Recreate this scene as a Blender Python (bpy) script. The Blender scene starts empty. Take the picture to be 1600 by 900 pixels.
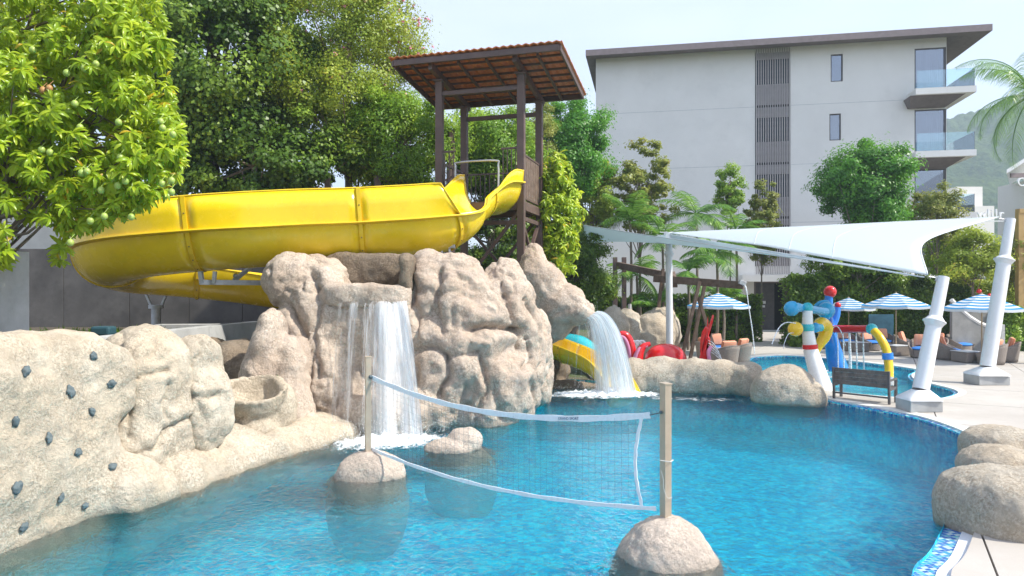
import bpy, bmesh, math, random
import numpy as np
from mathutils import Vector, Matrix, Euler, Quaternion, geometry
from mathutils.bvhtree import BVHTree
R = math.radians
random.seed(7); RNG = np.random.default_rng(7)
SC = bpy.context.scene; COL = SC.collection

# ------------------------------------------------------------------ camera, sky, sun, exposure
CAM_H = 3.0; FPX = 1100.0
cd = bpy.data.cameras.new('camera'); cam = bpy.data.objects.new('camera', cd); COL.objects.link(cam)
cam.location = (0, 0, CAM_H); cam.rotation_euler = (R(90), 0, 0)
cd.sensor_width = 36; cd.lens = 36 * FPX / 1600; cd.clip_end = 6000; cd.clip_start = 0.1
SC.camera = cam
SUN_EL = R(47); SUN_H = Vector((0.955, -0.295, 0)).normalized()
SUN_DIR = Vector((SUN_H.x * math.cos(SUN_EL), SUN_H.y * math.cos(SUN_EL), math.sin(SUN_EL)))
wd = bpy.data.worlds.new('World'); SC.world = wd; wd.use_nodes = True
wn, wl = wd.node_tree.nodes, wd.node_tree.links
bg = wn['Background']; sky = wn.new('ShaderNodeTexSky'); sky.sky_type = 'NISHITA'; sky.sun_disc = False
sky.sun_elevation = SUN_EL; sky.sun_rotation = math.atan2(SUN_H.x, SUN_H.y)
sky.dust_density = 1.6; sky.air_density = 1.0; sky.ozone_density = 1.2
tcw = wn.new('ShaderNodeTexCoord'); mpw = wn.new('ShaderNodeMapping'); mpw.inputs['Scale'].default_value = (1, 1, 3.5)
nw = wn.new('ShaderNodeTexNoise'); nw.inputs['Scale'].default_value = 2.2; nw.inputs['Detail'].default_value = 6
rw = wn.new('ShaderNodeMapRange'); rw.inputs[1].default_value = 0.42; rw.inputs[2].default_value = 0.75
rw.inputs[3].default_value = 0.52; rw.inputs[4].default_value = 0.80
mw = wn.new('ShaderNodeMix'); mw.data_type = 'RGBA'
mw.inputs[7].default_value = (4.1, 4.4, 5.35, 1)                       # thin bright veil of high cloud
wl.new(tcw.outputs['Generated'], mpw.inputs[0]); wl.new(mpw.outputs[0], nw.inputs['Vector'])
wl.new(nw.outputs[0], rw.inputs[0]); wl.new(rw.outputs[0], mw.inputs[0])
wl.new(sky.outputs[0], mw.inputs[6]); wl.new(mw.outputs[2], bg.inputs[0])
bg.inputs[1].default_value = 0.15
sl = bpy.data.lights.new('sun', 'SUN'); sl.energy = 3.8; sl.angle = R(1.2); sl.color = (1.0, 0.94, 0.83)
so = bpy.data.objects.new('sun', sl); COL.objects.link(so); so.rotation_euler = SUN_DIR.to_track_quat('Z', 'Y').to_euler()
so.location = (20, -10, 30)
SC.view_settings.view_transform = 'Standard'; SC.view_settings.look = 'None'
SC.view_settings.gamma = 1; SC.view_settings.use_curve_mapping = False
SC.view_settings.exposure = 0.92
cy = SC.cycles; cy.max_bounces = 9; cy.diffuse_bounces = 3; cy.glossy_bounces = 3; cy.transmission_bounces = 5
cy.transparent_max_bounces = 24; cy.volume_bounces = 0; cy.use_denoising = True; cy.sample_clamp_indirect = 6
cy.caustics_reflective = False; cy.caustics_refractive = True

# ------------------------------------------------------------------ helpers
def W(px, py, Y): return Vector(((px - 800) / FPX * Y, Y, CAM_H - (py - 450) / FPX * Y))
def G(px, py, z=0.0):
    Y = (CAM_H - z) * FPX / (py - 450); return Vector(((px - 800) / FPX * Y, Y, z))
def org(o):
    while o.parent: o = o.parent
    return Vector(o.location)
def link(o, parent=None):
    COL.objects.link(o)
    if parent is not None: o.parent = parent
    return o
def tag(o, label=None, cat=None, group=None, kind=None):
    if label: o['label'] = label
    if cat: o['category'] = cat
    if group: o['group'] = group
    if kind: o['kind'] = kind
    return o
def thing(name, loc, label, cat, group=None):
    o = bpy.data.objects.new(name, None); COL.objects.link(o); o.location = loc; o.empty_display_size = .2
    return tag(o, label, cat, group)
def kids(o): return [c for c in bpy.data.objects if c.parent == o]
def copy_tree(o, parent=None):
    c = o.copy(); COL.objects.link(c)
    if parent is not None: c.parent = parent
    for ch in kids(o): copy_tree(ch, c)
    return c
def npmesh(name, V, F, mat=None, smooth=False, attrs=None):
    """V (n,3), F (m,k) constant k -> mesh, fast"""
    V = np.asarray(V, dtype=np.float32); F = np.asarray(F, dtype=np.int32)
    me = bpy.data.meshes.new(name); k = F.shape[1]
    me.vertices.add(len(V)); me.vertices.foreach_set('co', V.ravel())
    me.loops.add(F.size); me.loops.foreach_set('vertex_index', F.ravel())
    me.polygons.add(len(F)); me.polygons.foreach_set('loop_start', np.arange(0, F.size, k, dtype=np.int32))
    me.polygons.foreach_set('loop_total', np.full(len(F), k, dtype=np.int32))
    if smooth: me.polygons.foreach_set('use_smooth', np.ones(len(F), dtype=bool))
    for an, av in (attrs or {}).items():
        a = me.attributes.new(an, 'FLOAT', 'POINT'); a.data.foreach_set('value', np.asarray(av, dtype=np.float32))
    me.update(calc_edges=True)
    if mat: me.materials.append(mat)
    return me
def meshobj(name, me, parent=None, loc=None):
    o = bpy.data.objects.new(name, me); link(o, parent)
    if loc is not None: o.location = loc
    return o
class MB:
    """collects shapes (world coordinates) and links them as one mesh object"""
    def __init__(s): s.v = []; s.f = []; s.a = []
    def add(s, vs, fs, a=None):
        n = len(s.v); s.v += [tuple(p) for p in vs]; s.f += [tuple(i + n for i in f) for f in fs]
        s.a += list(a) if a is not None else [0.0] * len(vs); return s
    def box(s, c, size, rot=None, bev=0.0):
        c = Vector(c); hx, hy, hz = size[0] / 2, size[1] / 2, size[2] / 2
        M = Euler(rot).to_matrix() if rot is not None and not isinstance(rot, Matrix) else (rot or Matrix.Identity(3))
        if bev <= 0:
            vs = [c + M @ Vector((x * hx, y * hy, z * hz)) for x in (-1, 1) for y in (-1, 1) for z in (-1, 1)]
            fs = [(0, 1, 3, 2), (4, 6, 7, 5), (0, 4, 5, 1), (2, 3, 7, 6), (0, 2, 6, 4), (1, 5, 7, 3)]
            return s.add(vs, fs)
        bm = bmesh.new(); bmesh.ops.create_cube(bm, size=1)
        bmesh.ops.scale(bm, vec=(size[0], size[1], size[2]), verts=bm.verts)
        bmesh.ops.bevel(bm, geom=bm.edges[:], offset=bev, segments=2, affect='EDGES', profile=.5)
        bm.verts.index_update()
        vs = [c + M @ v.co for v in bm.verts]; fs = [[v.index for v in f.verts] for f in bm.faces]; bm.free()
        return s.add(vs, fs)
    def bar(s, p0, p1, w, h=None, up=(0, 0, 1), bev=0.0):
        p0, p1 = Vector(p0), Vector(p1); h = h or w; z = (p1 - p0); L = z.length; z.normalize()
        x = Vector(up).cross(z)
        if x.length < 1e-4: x = Vector((1, 0, 0))
        x.normalize(); y = z.cross(x)
        M = Matrix((x, y, z)).transposed()
        return s.box((p0 + p1) / 2, (w, h, L), M, bev)
    def tube(s, path, rad, n=10, cap=True, squash=None):
        path = [Vector(p) for p in path]
        if not hasattr(rad, '__len__'): rad = [rad] * len(path)
        t0 = (path[1] - path[0]).normalized(); ref = Vector((0, 0, 1)) if abs(t0.z) < .9 else Vector((1, 0, 0))
        x = ref.cross(t0).normalized(); vs = []; fs = []
        for i, p in enumerate(path):
            t = (path[min(i + 1, len(path) - 1)] - path[max(i - 1, 0)]).normalized()
            x = (x - t * x.dot(t)).normalized(); y = t.cross(x)
            for k in range(n):
                a = 2 * math.pi * k / n; vs.append(p + (x * math.cos(a) + y * math.sin(a)) * rad[i])
        for i in range(len(path) - 1):
            for k in range(n):
                fs.append((i * n + k, i * n + (k + 1) % n, (i + 1) * n + (k + 1) % n, (i + 1) * n + k))
        if cap: fs.append(tuple(range(n))[::-1]); fs.append(tuple((len(path) - 1) * n + k for k in range(n)))
        return s.add(vs, fs)
    def ball(s, c, r, nu=16, nv=10):
        c = Vector(c); r = Vector(r) if hasattr(r, '__len__') else Vector((r, r, r)); vs = []; fs = []
        for j in range(nv + 1):
            th = math.pi * j / nv
            for k in range(nu):
                a = 2 * math.pi * k / nu
                vs.append(c + Vector((r.x * math.sin(th) * math.cos(a), r.y * math.sin(th) * math.sin(a), r.z * math.cos(th))))
        for j in range(nv):
            for k in range(nu):
                fs.append((j * nu + k, (j + 1) * nu + k, (j + 1) * nu + (k + 1) % nu, j * nu + (k + 1) % nu))
        return s.add(vs, fs)
    def grid(s, rows, a=None):
        n = len(rows); m = len(rows[0]); vs = [p for r in rows for p in r]
        fs = [(i * m + j, i * m + j + 1, (i + 1) * m + j + 1, (i + 1) * m + j) for i in range(n - 1) for j in range(m - 1)]
        return s.add(vs, fs, a)
    def prism(s, poly, z0, z1):
        n = len(poly); vs = [(p[0], p[1], z0) for p in poly] + [(p[0], p[1], z1) for p in poly]
        fs = [tuple(range(n))[::-1], tuple(range(n, 2 * n))] + [(i, (i + 1) % n, n + (i + 1) % n, n + i) for i in range(n)]
        return s.add(vs, fs)
    def build(s, name, mat, parent=None, smooth=False, attr=None, solid=0):
        o0 = org(parent) if parent is not None else Vector((0, 0, 0))
        me = bpy.data.meshes.new(name); me.from_pydata([tuple(Vector(v) - o0) for v in s.v], [], s.f)
        if attr:
            a = me.attributes.new(attr, 'FLOAT', 'POINT'); a.data.foreach_set('value', s.a)
        bm = bmesh.new(); bm.from_mesh(me); bmesh.ops.recalc_face_normals(bm, faces=bm.faces); bm.to_mesh(me); bm.free()
        if smooth:
            me.polygons.foreach_set('use_smooth', [True] * len(me.polygons))
            if smooth != 'all': me.set_sharp_from_angle(angle=R(40))
        if mat: me.materials.append(mat)
        o = meshobj(name, me, parent)
        if solid:
            m = o.modifiers.new('solid', 'SOLIDIFY'); m.thickness = solid; m.offset = 0
        return o
def catmull(P, n=8):
    P = [Vector(p) for p in P]; Q = [2 * P[0] - P[1]] + P + [2 * P[-1] - P[-2]]; out = []
    for i in range(1, len(Q) - 2):
        for k in range(n):
            t = k / n; a, b, c, d = Q[i - 1:i + 3]
            out.append(.5 * ((2 * b) + (c - a) * t + (2 * a - 5 * b + 4 * c - d) * t * t + (3 * b - a - 3 * c + d) * t ** 3))
    out.append(P[-1]); return out

# numpy noise
_perm = np.random.default_rng(3).permutation(256); _perm = np.concatenate([_perm, _perm])
_grad = np.random.default_rng(4).normal(size=(256, 3)); _grad /= np.linalg.norm(_grad, axis=1)[:, None]
def perlin(P):
    P = np.asarray(P, dtype=np.float64); I = np.floor(P).astype(int); Fr = P - I; I = I & 255
    u = Fr * Fr * Fr * (Fr * (Fr * 6 - 15) + 10); out = 0
    for dx in (0, 1):
        for dy in (0, 1):
            for dz in (0, 1):
                h = _perm[_perm[_perm[(I[:, 0] + dx) & 255] + ((I[:, 1] + dy) & 255)] + ((I[:, 2] + dz) & 255)]
                d = ((Fr - np.array([dx, dy, dz])) * _grad[h]).sum(1)
                w = (u[:, 0] if dx else 1 - u[:, 0]) * (u[:, 1] if dy else 1 - u[:, 1]) * (u[:, 2] if dz else 1 - u[:, 2])
                out = out + d * w
    return out * 1.6
def fbm(P, oct=4):
    s = 0; a = 1
    for i in range(oct): s = s + a * perlin(P * 2 ** i + 17.3 * i); a *= .5
    return s
def cellf(P):
    """distance to border between Voronoi cells (F2-F1)"""
    P = np.asarray(P); I = np.floor(P).astype(int); d1 = np.full(len(P), 9.); d2 = np.full(len(P), 9.)
    for dx in (-1, 0, 1):
        for dy in (-1, 0, 1):
            for dz in (-1, 0, 1):
                C = I + np.array([dx, dy, dz]); h = _perm[_perm[_perm[C[:, 0] & 255] + (C[:, 1] & 255)] + (C[:, 2] & 255)]
                q = C + .5 + .42 * _grad[h]; d = np.linalg.norm(P - q, axis=1)
                n1 = np.minimum(d1, d); d2 = np.minimum(np.maximum(d1, d), d2); d1 = n1
    return d2 - d1

# ------------------------------------------------------------------ materials
def nodes(m): m.use_nodes = True; return m.node_tree.nodes, m.node_tree.links
def newmat(name):
    m = bpy.data.materials.new(name); n, l = nodes(m); return m, n, l, n['Principled BSDF']
def noise(n, l, vec, scale, detail=4, rough=.55, dist=0):
    t = n.new('ShaderNodeTexNoise'); t.inputs['Scale'].default_value = scale; t.inputs['Detail'].default_value = detail
    t.inputs['Roughness'].default_value = rough; t.inputs['Distortion'].default_value = dist
    if vec is not None: l.new(vec, t.inputs['Vector'])
    return t.outputs[0]
def mix(n, l, fac, a, b, mode='MIX'):
    m = n.new('ShaderNodeMix'); m.data_type = 'RGBA'; m.blend_type = mode
    for sock, v in ((0, fac), (6, a), (7, b)):
        if hasattr(v, 'links'): l.new(v, m.inputs[sock])
        elif sock == 0: m.inputs[0].default_value = v
        else: m.inputs[sock].default_value = (*v, 1)
    return m.outputs[2]
def mrange(n, l, v, a, b, c=0., d=1.):
    r = n.new('ShaderNodeMapRange'); l.new(v, r.inputs[0])
    for i, x in enumerate((a, b, c, d)): r.inputs[i + 1].default_value = x
    return r.outputs[0]
def math_(n, l, op, a, b=None):
    m = n.new('ShaderNodeMath'); m.operation = op
    for i, v in enumerate((a, b)):
        if v is None: continue
        if hasattr(v, 'links'): l.new(v, m.inputs[i])
        else: m.inputs[i].default_value = v
    return m.outputs[0]
def bump(n, l, h, strength, dist, prev=None):
    b = n.new('ShaderNodeBump'); b.inputs['Strength'].default_value = strength; b.inputs['Distance'].default_value = dist
    l.new(h, b.inputs['Height'])
    if prev is not None: l.new(prev, b.inputs['Normal'])
    return b.outputs[0]
def pos(n): return n.new('ShaderNodeNewGeometry').outputs['Position']
def objc(n): return n.new('ShaderNodeTexCoord').outputs['Object']
def simple(name, col, rough=.5, metal=0., var=.12, vs=3., bs=0., bscale=40., spec=.5, coat=0., col2=None, grime=0.):
    m, n, l, p = newmat(name); v = objc(n)
    c2 = col2 or tuple(c * (1 - var) for c in col); c1 = tuple(min(1, c * (1 + var * .5)) for c in col) if not col2 else col
    f = mrange(n, l, noise(n, l, v, vs, 5, .6), .35, .65)
    c = mix(n, l, f, c1, c2)
    if grime:
        g = mrange(n, l, noise(n, l, v, vs * 3.1, 6, .7), .52, .75, 0, grime); c = mix(n, l, g, c, tuple(x * .45 for x in col))
    l.new(c, p.inputs['Base Color']); p.inputs['Roughness'].default_value = rough; p.inputs['Metallic'].default_value = metal
    l.new(mrange(n, l, noise(n, l, v, vs * 5, 4), .3, .7, max(.02, rough - .08), min(1, rough + .1)), p.inputs['Roughness'])
    p.inputs['Specular IOR Level'].default_value = spec; p.inputs['Coat Weight'].default_value = coat
    if bs: l.new(bump(n, l, noise(n, l, v, bscale, 5, .6), bs, .02), p.inputs['Normal'])
    return m
M = {}
def rock_mat(name, light, tan, grey, grain=26, bs=.8, wet=True):
    m, n, l, p = newmat(name); v = pos(n)
    big = mrange(n, l, noise(n, l, v, .75, 5, .65, .4), .40, .60)
    c = mix(n, l, big, light, tan)
    mid = mrange(n, l, noise(n, l, v, 1.7, 7, .65, .5), .50, .72)
    c = mix(n, l, mid, c, grey)
    fine = mrange(n, l, noise(n, l, v, grain, 6, .8), .40, .60)
    fm = math_(n, l, 'MAXIMUM', fine, mrange(n, l, noise(n, l, v, 2.3, 4, .6), .42, .62, 0, .75))
    c = mix(n, l, fm, tuple(x * .62 for x in tan), c)
    md2 = mrange(n, l, noise(n, l, v, 5.5, 6, .7, 1.0), .54, .68, 0, .55)
    c = mix(n, l, md2, c, tuple(x * .72 for x in grey))
    sv = n.new('ShaderNodeMapping'); sv.inputs['Scale'].default_value = (2.2, 2.2, .35); l.new(v, sv.inputs[0])
    c = mix(n, l, mrange(n, l, noise(n, l, sv.outputs[0], 1.0, 6, .72, .4), .53, .67, 0, .55), c, tuple(x * .64 for x in tan))
    speck = mrange(n, l, noise(n, l, v, grain * 3, 3, .6), .60, .70, 0, .55)
    c = mix(n, l, speck, c, tuple(x * .4 for x in grey))
    vo = n.new('ShaderNodeTexVoronoi'); vo.feature = 'DISTANCE_TO_EDGE'; vo.inputs['Scale'].default_value = .8
    wv = n.new('ShaderNodeMix'); wv.data_type = 'RGBA'; wv.inputs[0].default_value = .3
    nn = n.new('ShaderNodeTexNoise'); nn.inputs['Scale'].default_value = 2.5; nn.inputs['Detail'].default_value = 5
    l.new(v, nn.inputs['Vector']); l.new(v, wv.inputs[6]); l.new(nn.outputs[1], wv.inputs[7]); l.new(wv.outputs[2], vo.inputs['Vector'])
    cr = mrange(n, l, vo.outputs['Distance'], 0.0, .012, 0, 1)
    crm = math_(n, l, 'MAXIMUM', cr, mrange(n, l, noise(n, l, v, 1.1, 2), .50, .62, 1, .35))
    c = mix(n, l, mrange(n, l, crm, 0, 1, .55, 1), tuple(x * .6 for x in grey), c)
    sep = n.new('ShaderNodeSeparateXYZ'); l.new(v, sep.inputs[0])
    if wet:   # wet, stained band at the waterline
        ww = mrange(n, l, math_(n, l, 'ADD', sep.outputs[2], math_(n, l, 'MULTIPLY', noise(n, l, v, 3, 3), .12)), .06, .16, 1, 0)
        c = mix(n, l, ww, c, tuple(x * .62 for x in tan))
        l.new(mrange(n, l, ww, 0, 1, .9, .35), p.inputs['Roughness'])
    else: p.inputs['Roughness'].default_value = .9
    l.new(c, p.inputs['Base Color']); p.inputs['Specular IOR Level'].default_value = .25
    b1 = bump(n, l, noise(n, l, v, grain, 6, .8), .75, .045)
    b2 = bump(n, l, noise(n, l, v, grain * .28, 5, .65, .4), bs * .8, .07, b1)
    b3 = bump(n, l, crm, .5, .015, b2)
    l.new(b3, p.inputs['Normal']); return m
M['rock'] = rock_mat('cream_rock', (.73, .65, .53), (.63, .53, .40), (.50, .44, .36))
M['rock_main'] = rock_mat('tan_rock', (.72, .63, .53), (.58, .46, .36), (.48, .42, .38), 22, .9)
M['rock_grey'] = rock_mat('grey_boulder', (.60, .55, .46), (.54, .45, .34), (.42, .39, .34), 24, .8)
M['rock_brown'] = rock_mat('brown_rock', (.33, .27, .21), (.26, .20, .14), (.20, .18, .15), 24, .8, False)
def leaf_mat(name, dark, mid, light, gloss=.35, trans=.35, odd=None):
    m, n, l, p = newmat(name); a = n.new('ShaderNodeAttribute'); a.attribute_name = 'rnd'
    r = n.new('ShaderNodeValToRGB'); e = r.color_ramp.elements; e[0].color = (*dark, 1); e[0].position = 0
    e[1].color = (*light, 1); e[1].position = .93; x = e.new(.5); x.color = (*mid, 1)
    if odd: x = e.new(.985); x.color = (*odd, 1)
    l.new(a.outputs['Fac'], r.inputs[0]); v = pos(n)
    c = mix(n, l, mrange(n, l, noise(n, l, v, 1.2, 3), .4, .62, 0, .35), r.outputs[0], tuple(x * .7 for x in mid))
    l.new(c, p.inputs['Base Color']); p.inputs['Roughness'].default_value = gloss
    p.inputs['Specular IOR Level'].default_value = .35
    tr = n.new('ShaderNodeBsdfTranslucent'); mx = n.new('ShaderNodeMixShader'); mx.inputs[0].default_value = trans
    l.new(mix(n, l, .5, c, tuple(min(1, q * 1.6) for q in light)), tr.inputs[0])
    l.new(p.outputs[0], mx.inputs[1]); l.new(tr.outputs[0], mx.inputs[2]); l.new(mx.outputs[0], n['Material Output'].inputs[0])
    return m
M['leaf_near'] = leaf_mat('bright_leaf', (.08, .18, .010), (.28, .43, .02), (.58, .66, .045), .3, .4, (.55, .25, .02))
M['leaf_dark'] = leaf_mat('dark_leaf', (.035, .09, .012), (.10, .19, .022), (.26, .38, .04), .4, .3)
M['leaf_mid'] = leaf_mat('mid_leaf', (.07, .17, .018), (.18, .34, .03), (.38, .52, .05), .4, .35)
M['leaf_yel'] = leaf_mat('yellow_green_leaf', (.12, .20, .02), (.28, .38, .04), (.50, .56, .07), .45, .4, (.55, .33, .05))
M['leaf_oliv'] = leaf_mat('olive_leaf', (.09, .14, .02), (.22, .28, .05), (.40, .40, .09), .45, .35, (.40, .22, .06))
M['leaf_rich'] = leaf_mat('rich_leaf', (.035, .13, .015), (.08, .26, .025), (.19, .42, .04), .4, .35)
M['palm'] = leaf_mat('palm_leaf', (.03, .10, .02), (.09, .23, .035), (.24, .42, .06), .35, .35)
M['petal'] = simple('pink_petal', (.75, .28, .42), .6)
M['bark'] = simple('grey_brown_bark', (.16, .12, .09), .9, bs=.5, bscale=30, col2=(.26, .22, .18))
M['fruit'] = simple('green_fruit', (.36, .46, .10), .35, col2=(.28, .40, .08))
M['fruit_brown'] = simple('brown_fruit', (.42, .22, .08), .5)
M['yellow'] = simple('yellow_fibreglass', (.86, .62, .012), .22, var=.07, vs=1.2, spec=.5, coat=.35, bs=.03, bscale=9, grime=.22)
M['yellow_edge'] = simple('yellow_flange', (.80, .56, .015), .35, var=.1, vs=2)
M['bolt'] = simple('rusty_bolt', (.20, .13, .05), .6, metal=.3)
M['brown_steel'] = simple('brown_painted_steel', (.115, .075, .065), .45, var=.25, vs=2, grime=.3, bs=.08)
M['galv'] = simple('galvanised_steel', (.50, .52, .54), .45, metal=.35, var=.2, vs=6, grime=.3)
M['tile_roof'] = simple('orange_clay', (.66, .25, .10), .8, col2=(.48, .16, .07), vs=5, bs=.3)
M['timber'] = simple('dark_timber', (.10, .065, .045), .75, col2=(.17, .12, .09), vs=6, bs=.4, bscale=60)
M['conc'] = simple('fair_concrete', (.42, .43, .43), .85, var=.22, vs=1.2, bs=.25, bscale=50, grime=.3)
M['conc_dark'] = simple('weathered_shade_concrete', (.11, .105, .10), .9, var=.35, vs=.9, bs=.3, bscale=60, grime=.5)  # base colour lowered to include the wall's deep shade; grime is weathering
M['cream_wall'] = simple('cream_render', (.62, .60, .53), .9, var=.08)
M['render'] = simple('white_render', (.78, .77, .745), .85, var=.07, vs=.25, grime=.12, bs=.06, bscale=30)
M['soffit'] = simple('brown_soffit', (.17, .145, .14), .75, var=.15)
M['fascia'] = simple('taupe_fascia', (.26, .21, .21), .6, var=.12)
M['dark_metal'] = simple('dark_bronze', (.09, .085, .09), .45, var=.2)
M['taupe_metal'] = simple('taupe_panel', (.46, .43, .43), .5, var=.12)
M['white_steel'] = simple('white_coated_steel', (.72, .74, .76), .32, var=.05, vs=2, coat=.15, grime=.05)
M['sail'] = None
M['blue'] = simple('blue_fibreglass', (.02, .23, .72), .2, var=.06, coat=.4)
M['cyan'] = simple('light_blue_fibreglass', (.02, .36, .66), .2, var=.06, coat=.4)
M['teal'] = simple('teal_fibreglass', (.03, .48, .55), .22, var=.08, coat=.3)
M['red'] = simple('red_fibreglass', (.68, .012, .015), .18, var=.06, coat=.5)
M['pink'] = simple('pink_fibreglass', (.75, .30, .50), .3)
M['yel2'] = simple('yellow_pipe_paint', (.88, .55, .01), .22, var=.05, coat=.4)
M['white_fg'] = simple('white_fibreglass', (.82, .83, .82), .25, var=.05, coat=.3)
M['wicker'] = simple('grey_wicker', (.30, .26, .23), .8, col2=(.20, .17, .15), vs=40, bs=.9, bscale=70)
M['cush_blue'] = simple('blue_cushion', (.03, .20, .62), .8, var=.1, bs=.15)
M['hold'] = simple('dark_slate_resin', (.075, .10, .11), .5, col2=(.13, .17, .18), vs=15, bs=.4, bscale=40)
M['post'] = simple('champagne_aluminium', (.50, .41, .31), .4, metal=.25, var=.12, vs=4, grime=.12)
M['tape'] = simple('white_net_tape', (.84, .84, .86), .7, var=.06, vs=20, bs=.2, bscale=60)
M['cord'] = simple('dark_net_cord', (.10, .16, .20), .8)
M['rope'] = simple('pale_rope', (.62, .60, .55), .8)
M['ink'] = simple('navy_print', (.02, .03, .12), .7)
M['sign_white'] = simple('white_sign_letters', (.85, .86, .88), .4)
M['soil'] = simple('dark_soil', (.07, .055, .04), .95, col2=(.11, .09, .06), vs=4, bs=.5)
M['bench_wood'] = simple('weathered_dark_slats', (.07, .065, .065), .7, col2=(.17, .14, .12), vs=7, bs=.3, bscale=70)
M['curtain'] = simple('pale_curtain', (.52, .56, .60), .9, var=.1)
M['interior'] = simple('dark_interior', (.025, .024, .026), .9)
def glass_mat(name, tint, rough=.03, alpha=.5):
    m, n, l, p = newmat(name); tr = n.new('ShaderNodeBsdfTransparent'); tr.inputs[0].default_value = (*tint, 1)
    gl = n.new('ShaderNodeBsdfGlossy'); gl.inputs['Roughness'].default_value = rough; gl.inputs[0].default_value = (.9, .95, 1, 1)
    fr = n.new('ShaderNodeFresnel'); fr.inputs[0].default_value = 1.5
    f = mrange(n, l, fr.outputs[0], 0, 1, alpha, 1)
    mx = n.new('ShaderNodeMixShader'); l.new(f, mx.inputs[0]); l.new(tr.outputs[0], mx.inputs[1]); l.new(gl.outputs[0], mx.inputs[2])
    l.new(mx.outputs[0], n['Material Output'].inputs[0]); return m
M['glass'] = glass_mat('window_glass', (.45, .52, .60), .03, .22)
M['rail_glass'] = glass_mat('balustrade_glass', (.80, .92, .93), .02, .12)
# ------------------------------------------------------------------ water, pools, deck, ground, hill
def mosaic_mat(name, cols, size, rough=.25):
    m, n, l, p = newmat(name); v = pos(n)
    vm = n.new('ShaderNodeVectorMath'); vm.operation = 'SCALE'; vm.inputs['Scale'].default_value = 1 / size; l.new(v, vm.inputs[0])
    va = n.new('ShaderNodeVectorMath'); va.operation = 'ADD'; va.inputs[1].default_value = (.123, .257, .391); l.new(vm.outputs[0], va.inputs[0])
    vf = n.new('ShaderNodeVectorMath'); vf.operation = 'FLOOR'; l.new(va.outputs[0], vf.inputs[0])
    w = n.new('ShaderNodeTexWhiteNoise'); l.new(vf.outputs[0], w.inputs[0])
    r = n.new('ShaderNodeValToRGB'); r.color_ramp.interpolation = 'CONSTANT'; e = r.color_ramp.elements
    for i, (q, c) in enumerate(cols):
        x = e[i] if i < 2 else e.new(q); x.position = q; x.color = (*c, 1)
    l.new(w.outputs[0], r.inputs[0])
    fr = n.new('ShaderNodeVectorMath'); fr.operation = 'FRACTION'; l.new(va.outputs[0], fr.inputs[0])
    sp = n.new('ShaderNodeSeparateXYZ'); l.new(fr.outputs[0], sp.inputs[0])
    g = math_(n, l, 'MINIMUM', sp.outputs[0], sp.outputs[1]); gg = mrange(n, l, g, .07, .1)
    c = mix(n, l, gg, (.06, .48, .56) if size > .08 else (.5, .58, .6), r.outputs[0])
    if size > .08:
        pn = noise(n, l, v, 4.5, 4, .7, .8); c = mix(n, l, mrange(n, l, pn, .50, .58, 0, .85), c, (.003, .22, .50)); c = mix(n, l, mrange(n, l, pn, .44, .34, 0, .7), c, (.10, .92, .92))
    l.new(c, p.inputs['Base Color']); p.inputs['Roughness'].default_value = rough
    l.new(bump(n, l, gg, .3, .004), p.inputs['Normal']); return m
M['mosaic'] = mosaic_mat('pool_mosaic', [(0, (.003, .55, .76)), (.3, (.005, .68, .84)), (.55, (.015, .80, .88)), (.75, (.003, .26, .56)), (.92, (.12, .92, .92))], .10, .6)
M['mosaic_edge'] = mosaic_mat('edge_mosaic', [(0, (.02, .12, .42)), (.3, (.03, .30, .50)), (.5, (.45, .62, .66)), (.68, (.05, .20, .52)), (.85, (.10, .42, .50))], .06)
def water_mat():
    m, n, l, p = newmat('pool_water'); n.remove(p); v = pos(n)
    mp = n.new('ShaderNodeMapping'); mp.inputs['Scale'].default_value = (1, 1.0, 1); mp.inputs['Rotation'].default_value = (0, 0, R(20)); l.new(v, mp.inputs[0])
    a = noise(n, l, mp.outputs[0], 2.4, 4, .55, .8); b = noise(n, l, mp.outputs[0], 6.5, 3, .55, 1.8); c = noise(n, l, mp.outputs[0], 1.0, 2)
    patch = mrange(n, l, noise(n, l, v, .35, 3), .38, .62, .55, 1.2)
    n1 = bump(n, l, a, .5, .09); n2 = bump(n, l, math_(n, l, 'MULTIPLY', b, patch), .9, .06, n1)
    rf = n.new('ShaderNodeBsdfRefraction'); rf.inputs['IOR'].default_value = 1.33; rf.inputs['Roughness'].default_value = .02; l.new(n2, rf.inputs['Normal'])
    rf.inputs[0].default_value = (.96, 1, 1, 1)
    tr = n.new('ShaderNodeBsdfTransparent'); gl = n.new('ShaderNodeBsdfGlossy'); gl.inputs['Roughness'].default_value = .05; l.new(n2, gl.inputs['Normal'])
    m1 = n.new('ShaderNodeMixShader'); m1.inputs[0].default_value = .45; l.new(rf.outputs[0], m1.inputs[1]); l.new(tr.outputs[0], m1.inputs[2])
    fr = n.new('ShaderNodeFresnel'); fr.inputs[0].default_value = 1.24; l.new(n2, fr.inputs['Normal'])
    m2 = n.new('ShaderNodeMixShader'); l.new(fr.outputs[0], m2.inputs[0]); l.new(m1.outputs[0], m2.inputs[1]); l.new(gl.outputs[0], m2.inputs[2])
    l.new(m2.outputs[0], n['Material Output'].inputs[0])
    va = n.new('ShaderNodeVolumeAbsorption'); va.inputs[0].default_value = (.10, .90, .98, 1); va.inputs[1].default_value = .42
    l.new(va.outputs[0], n['Material Output'].inputs['Volume'])
    return m
M['water'] = water_mat()
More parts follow.
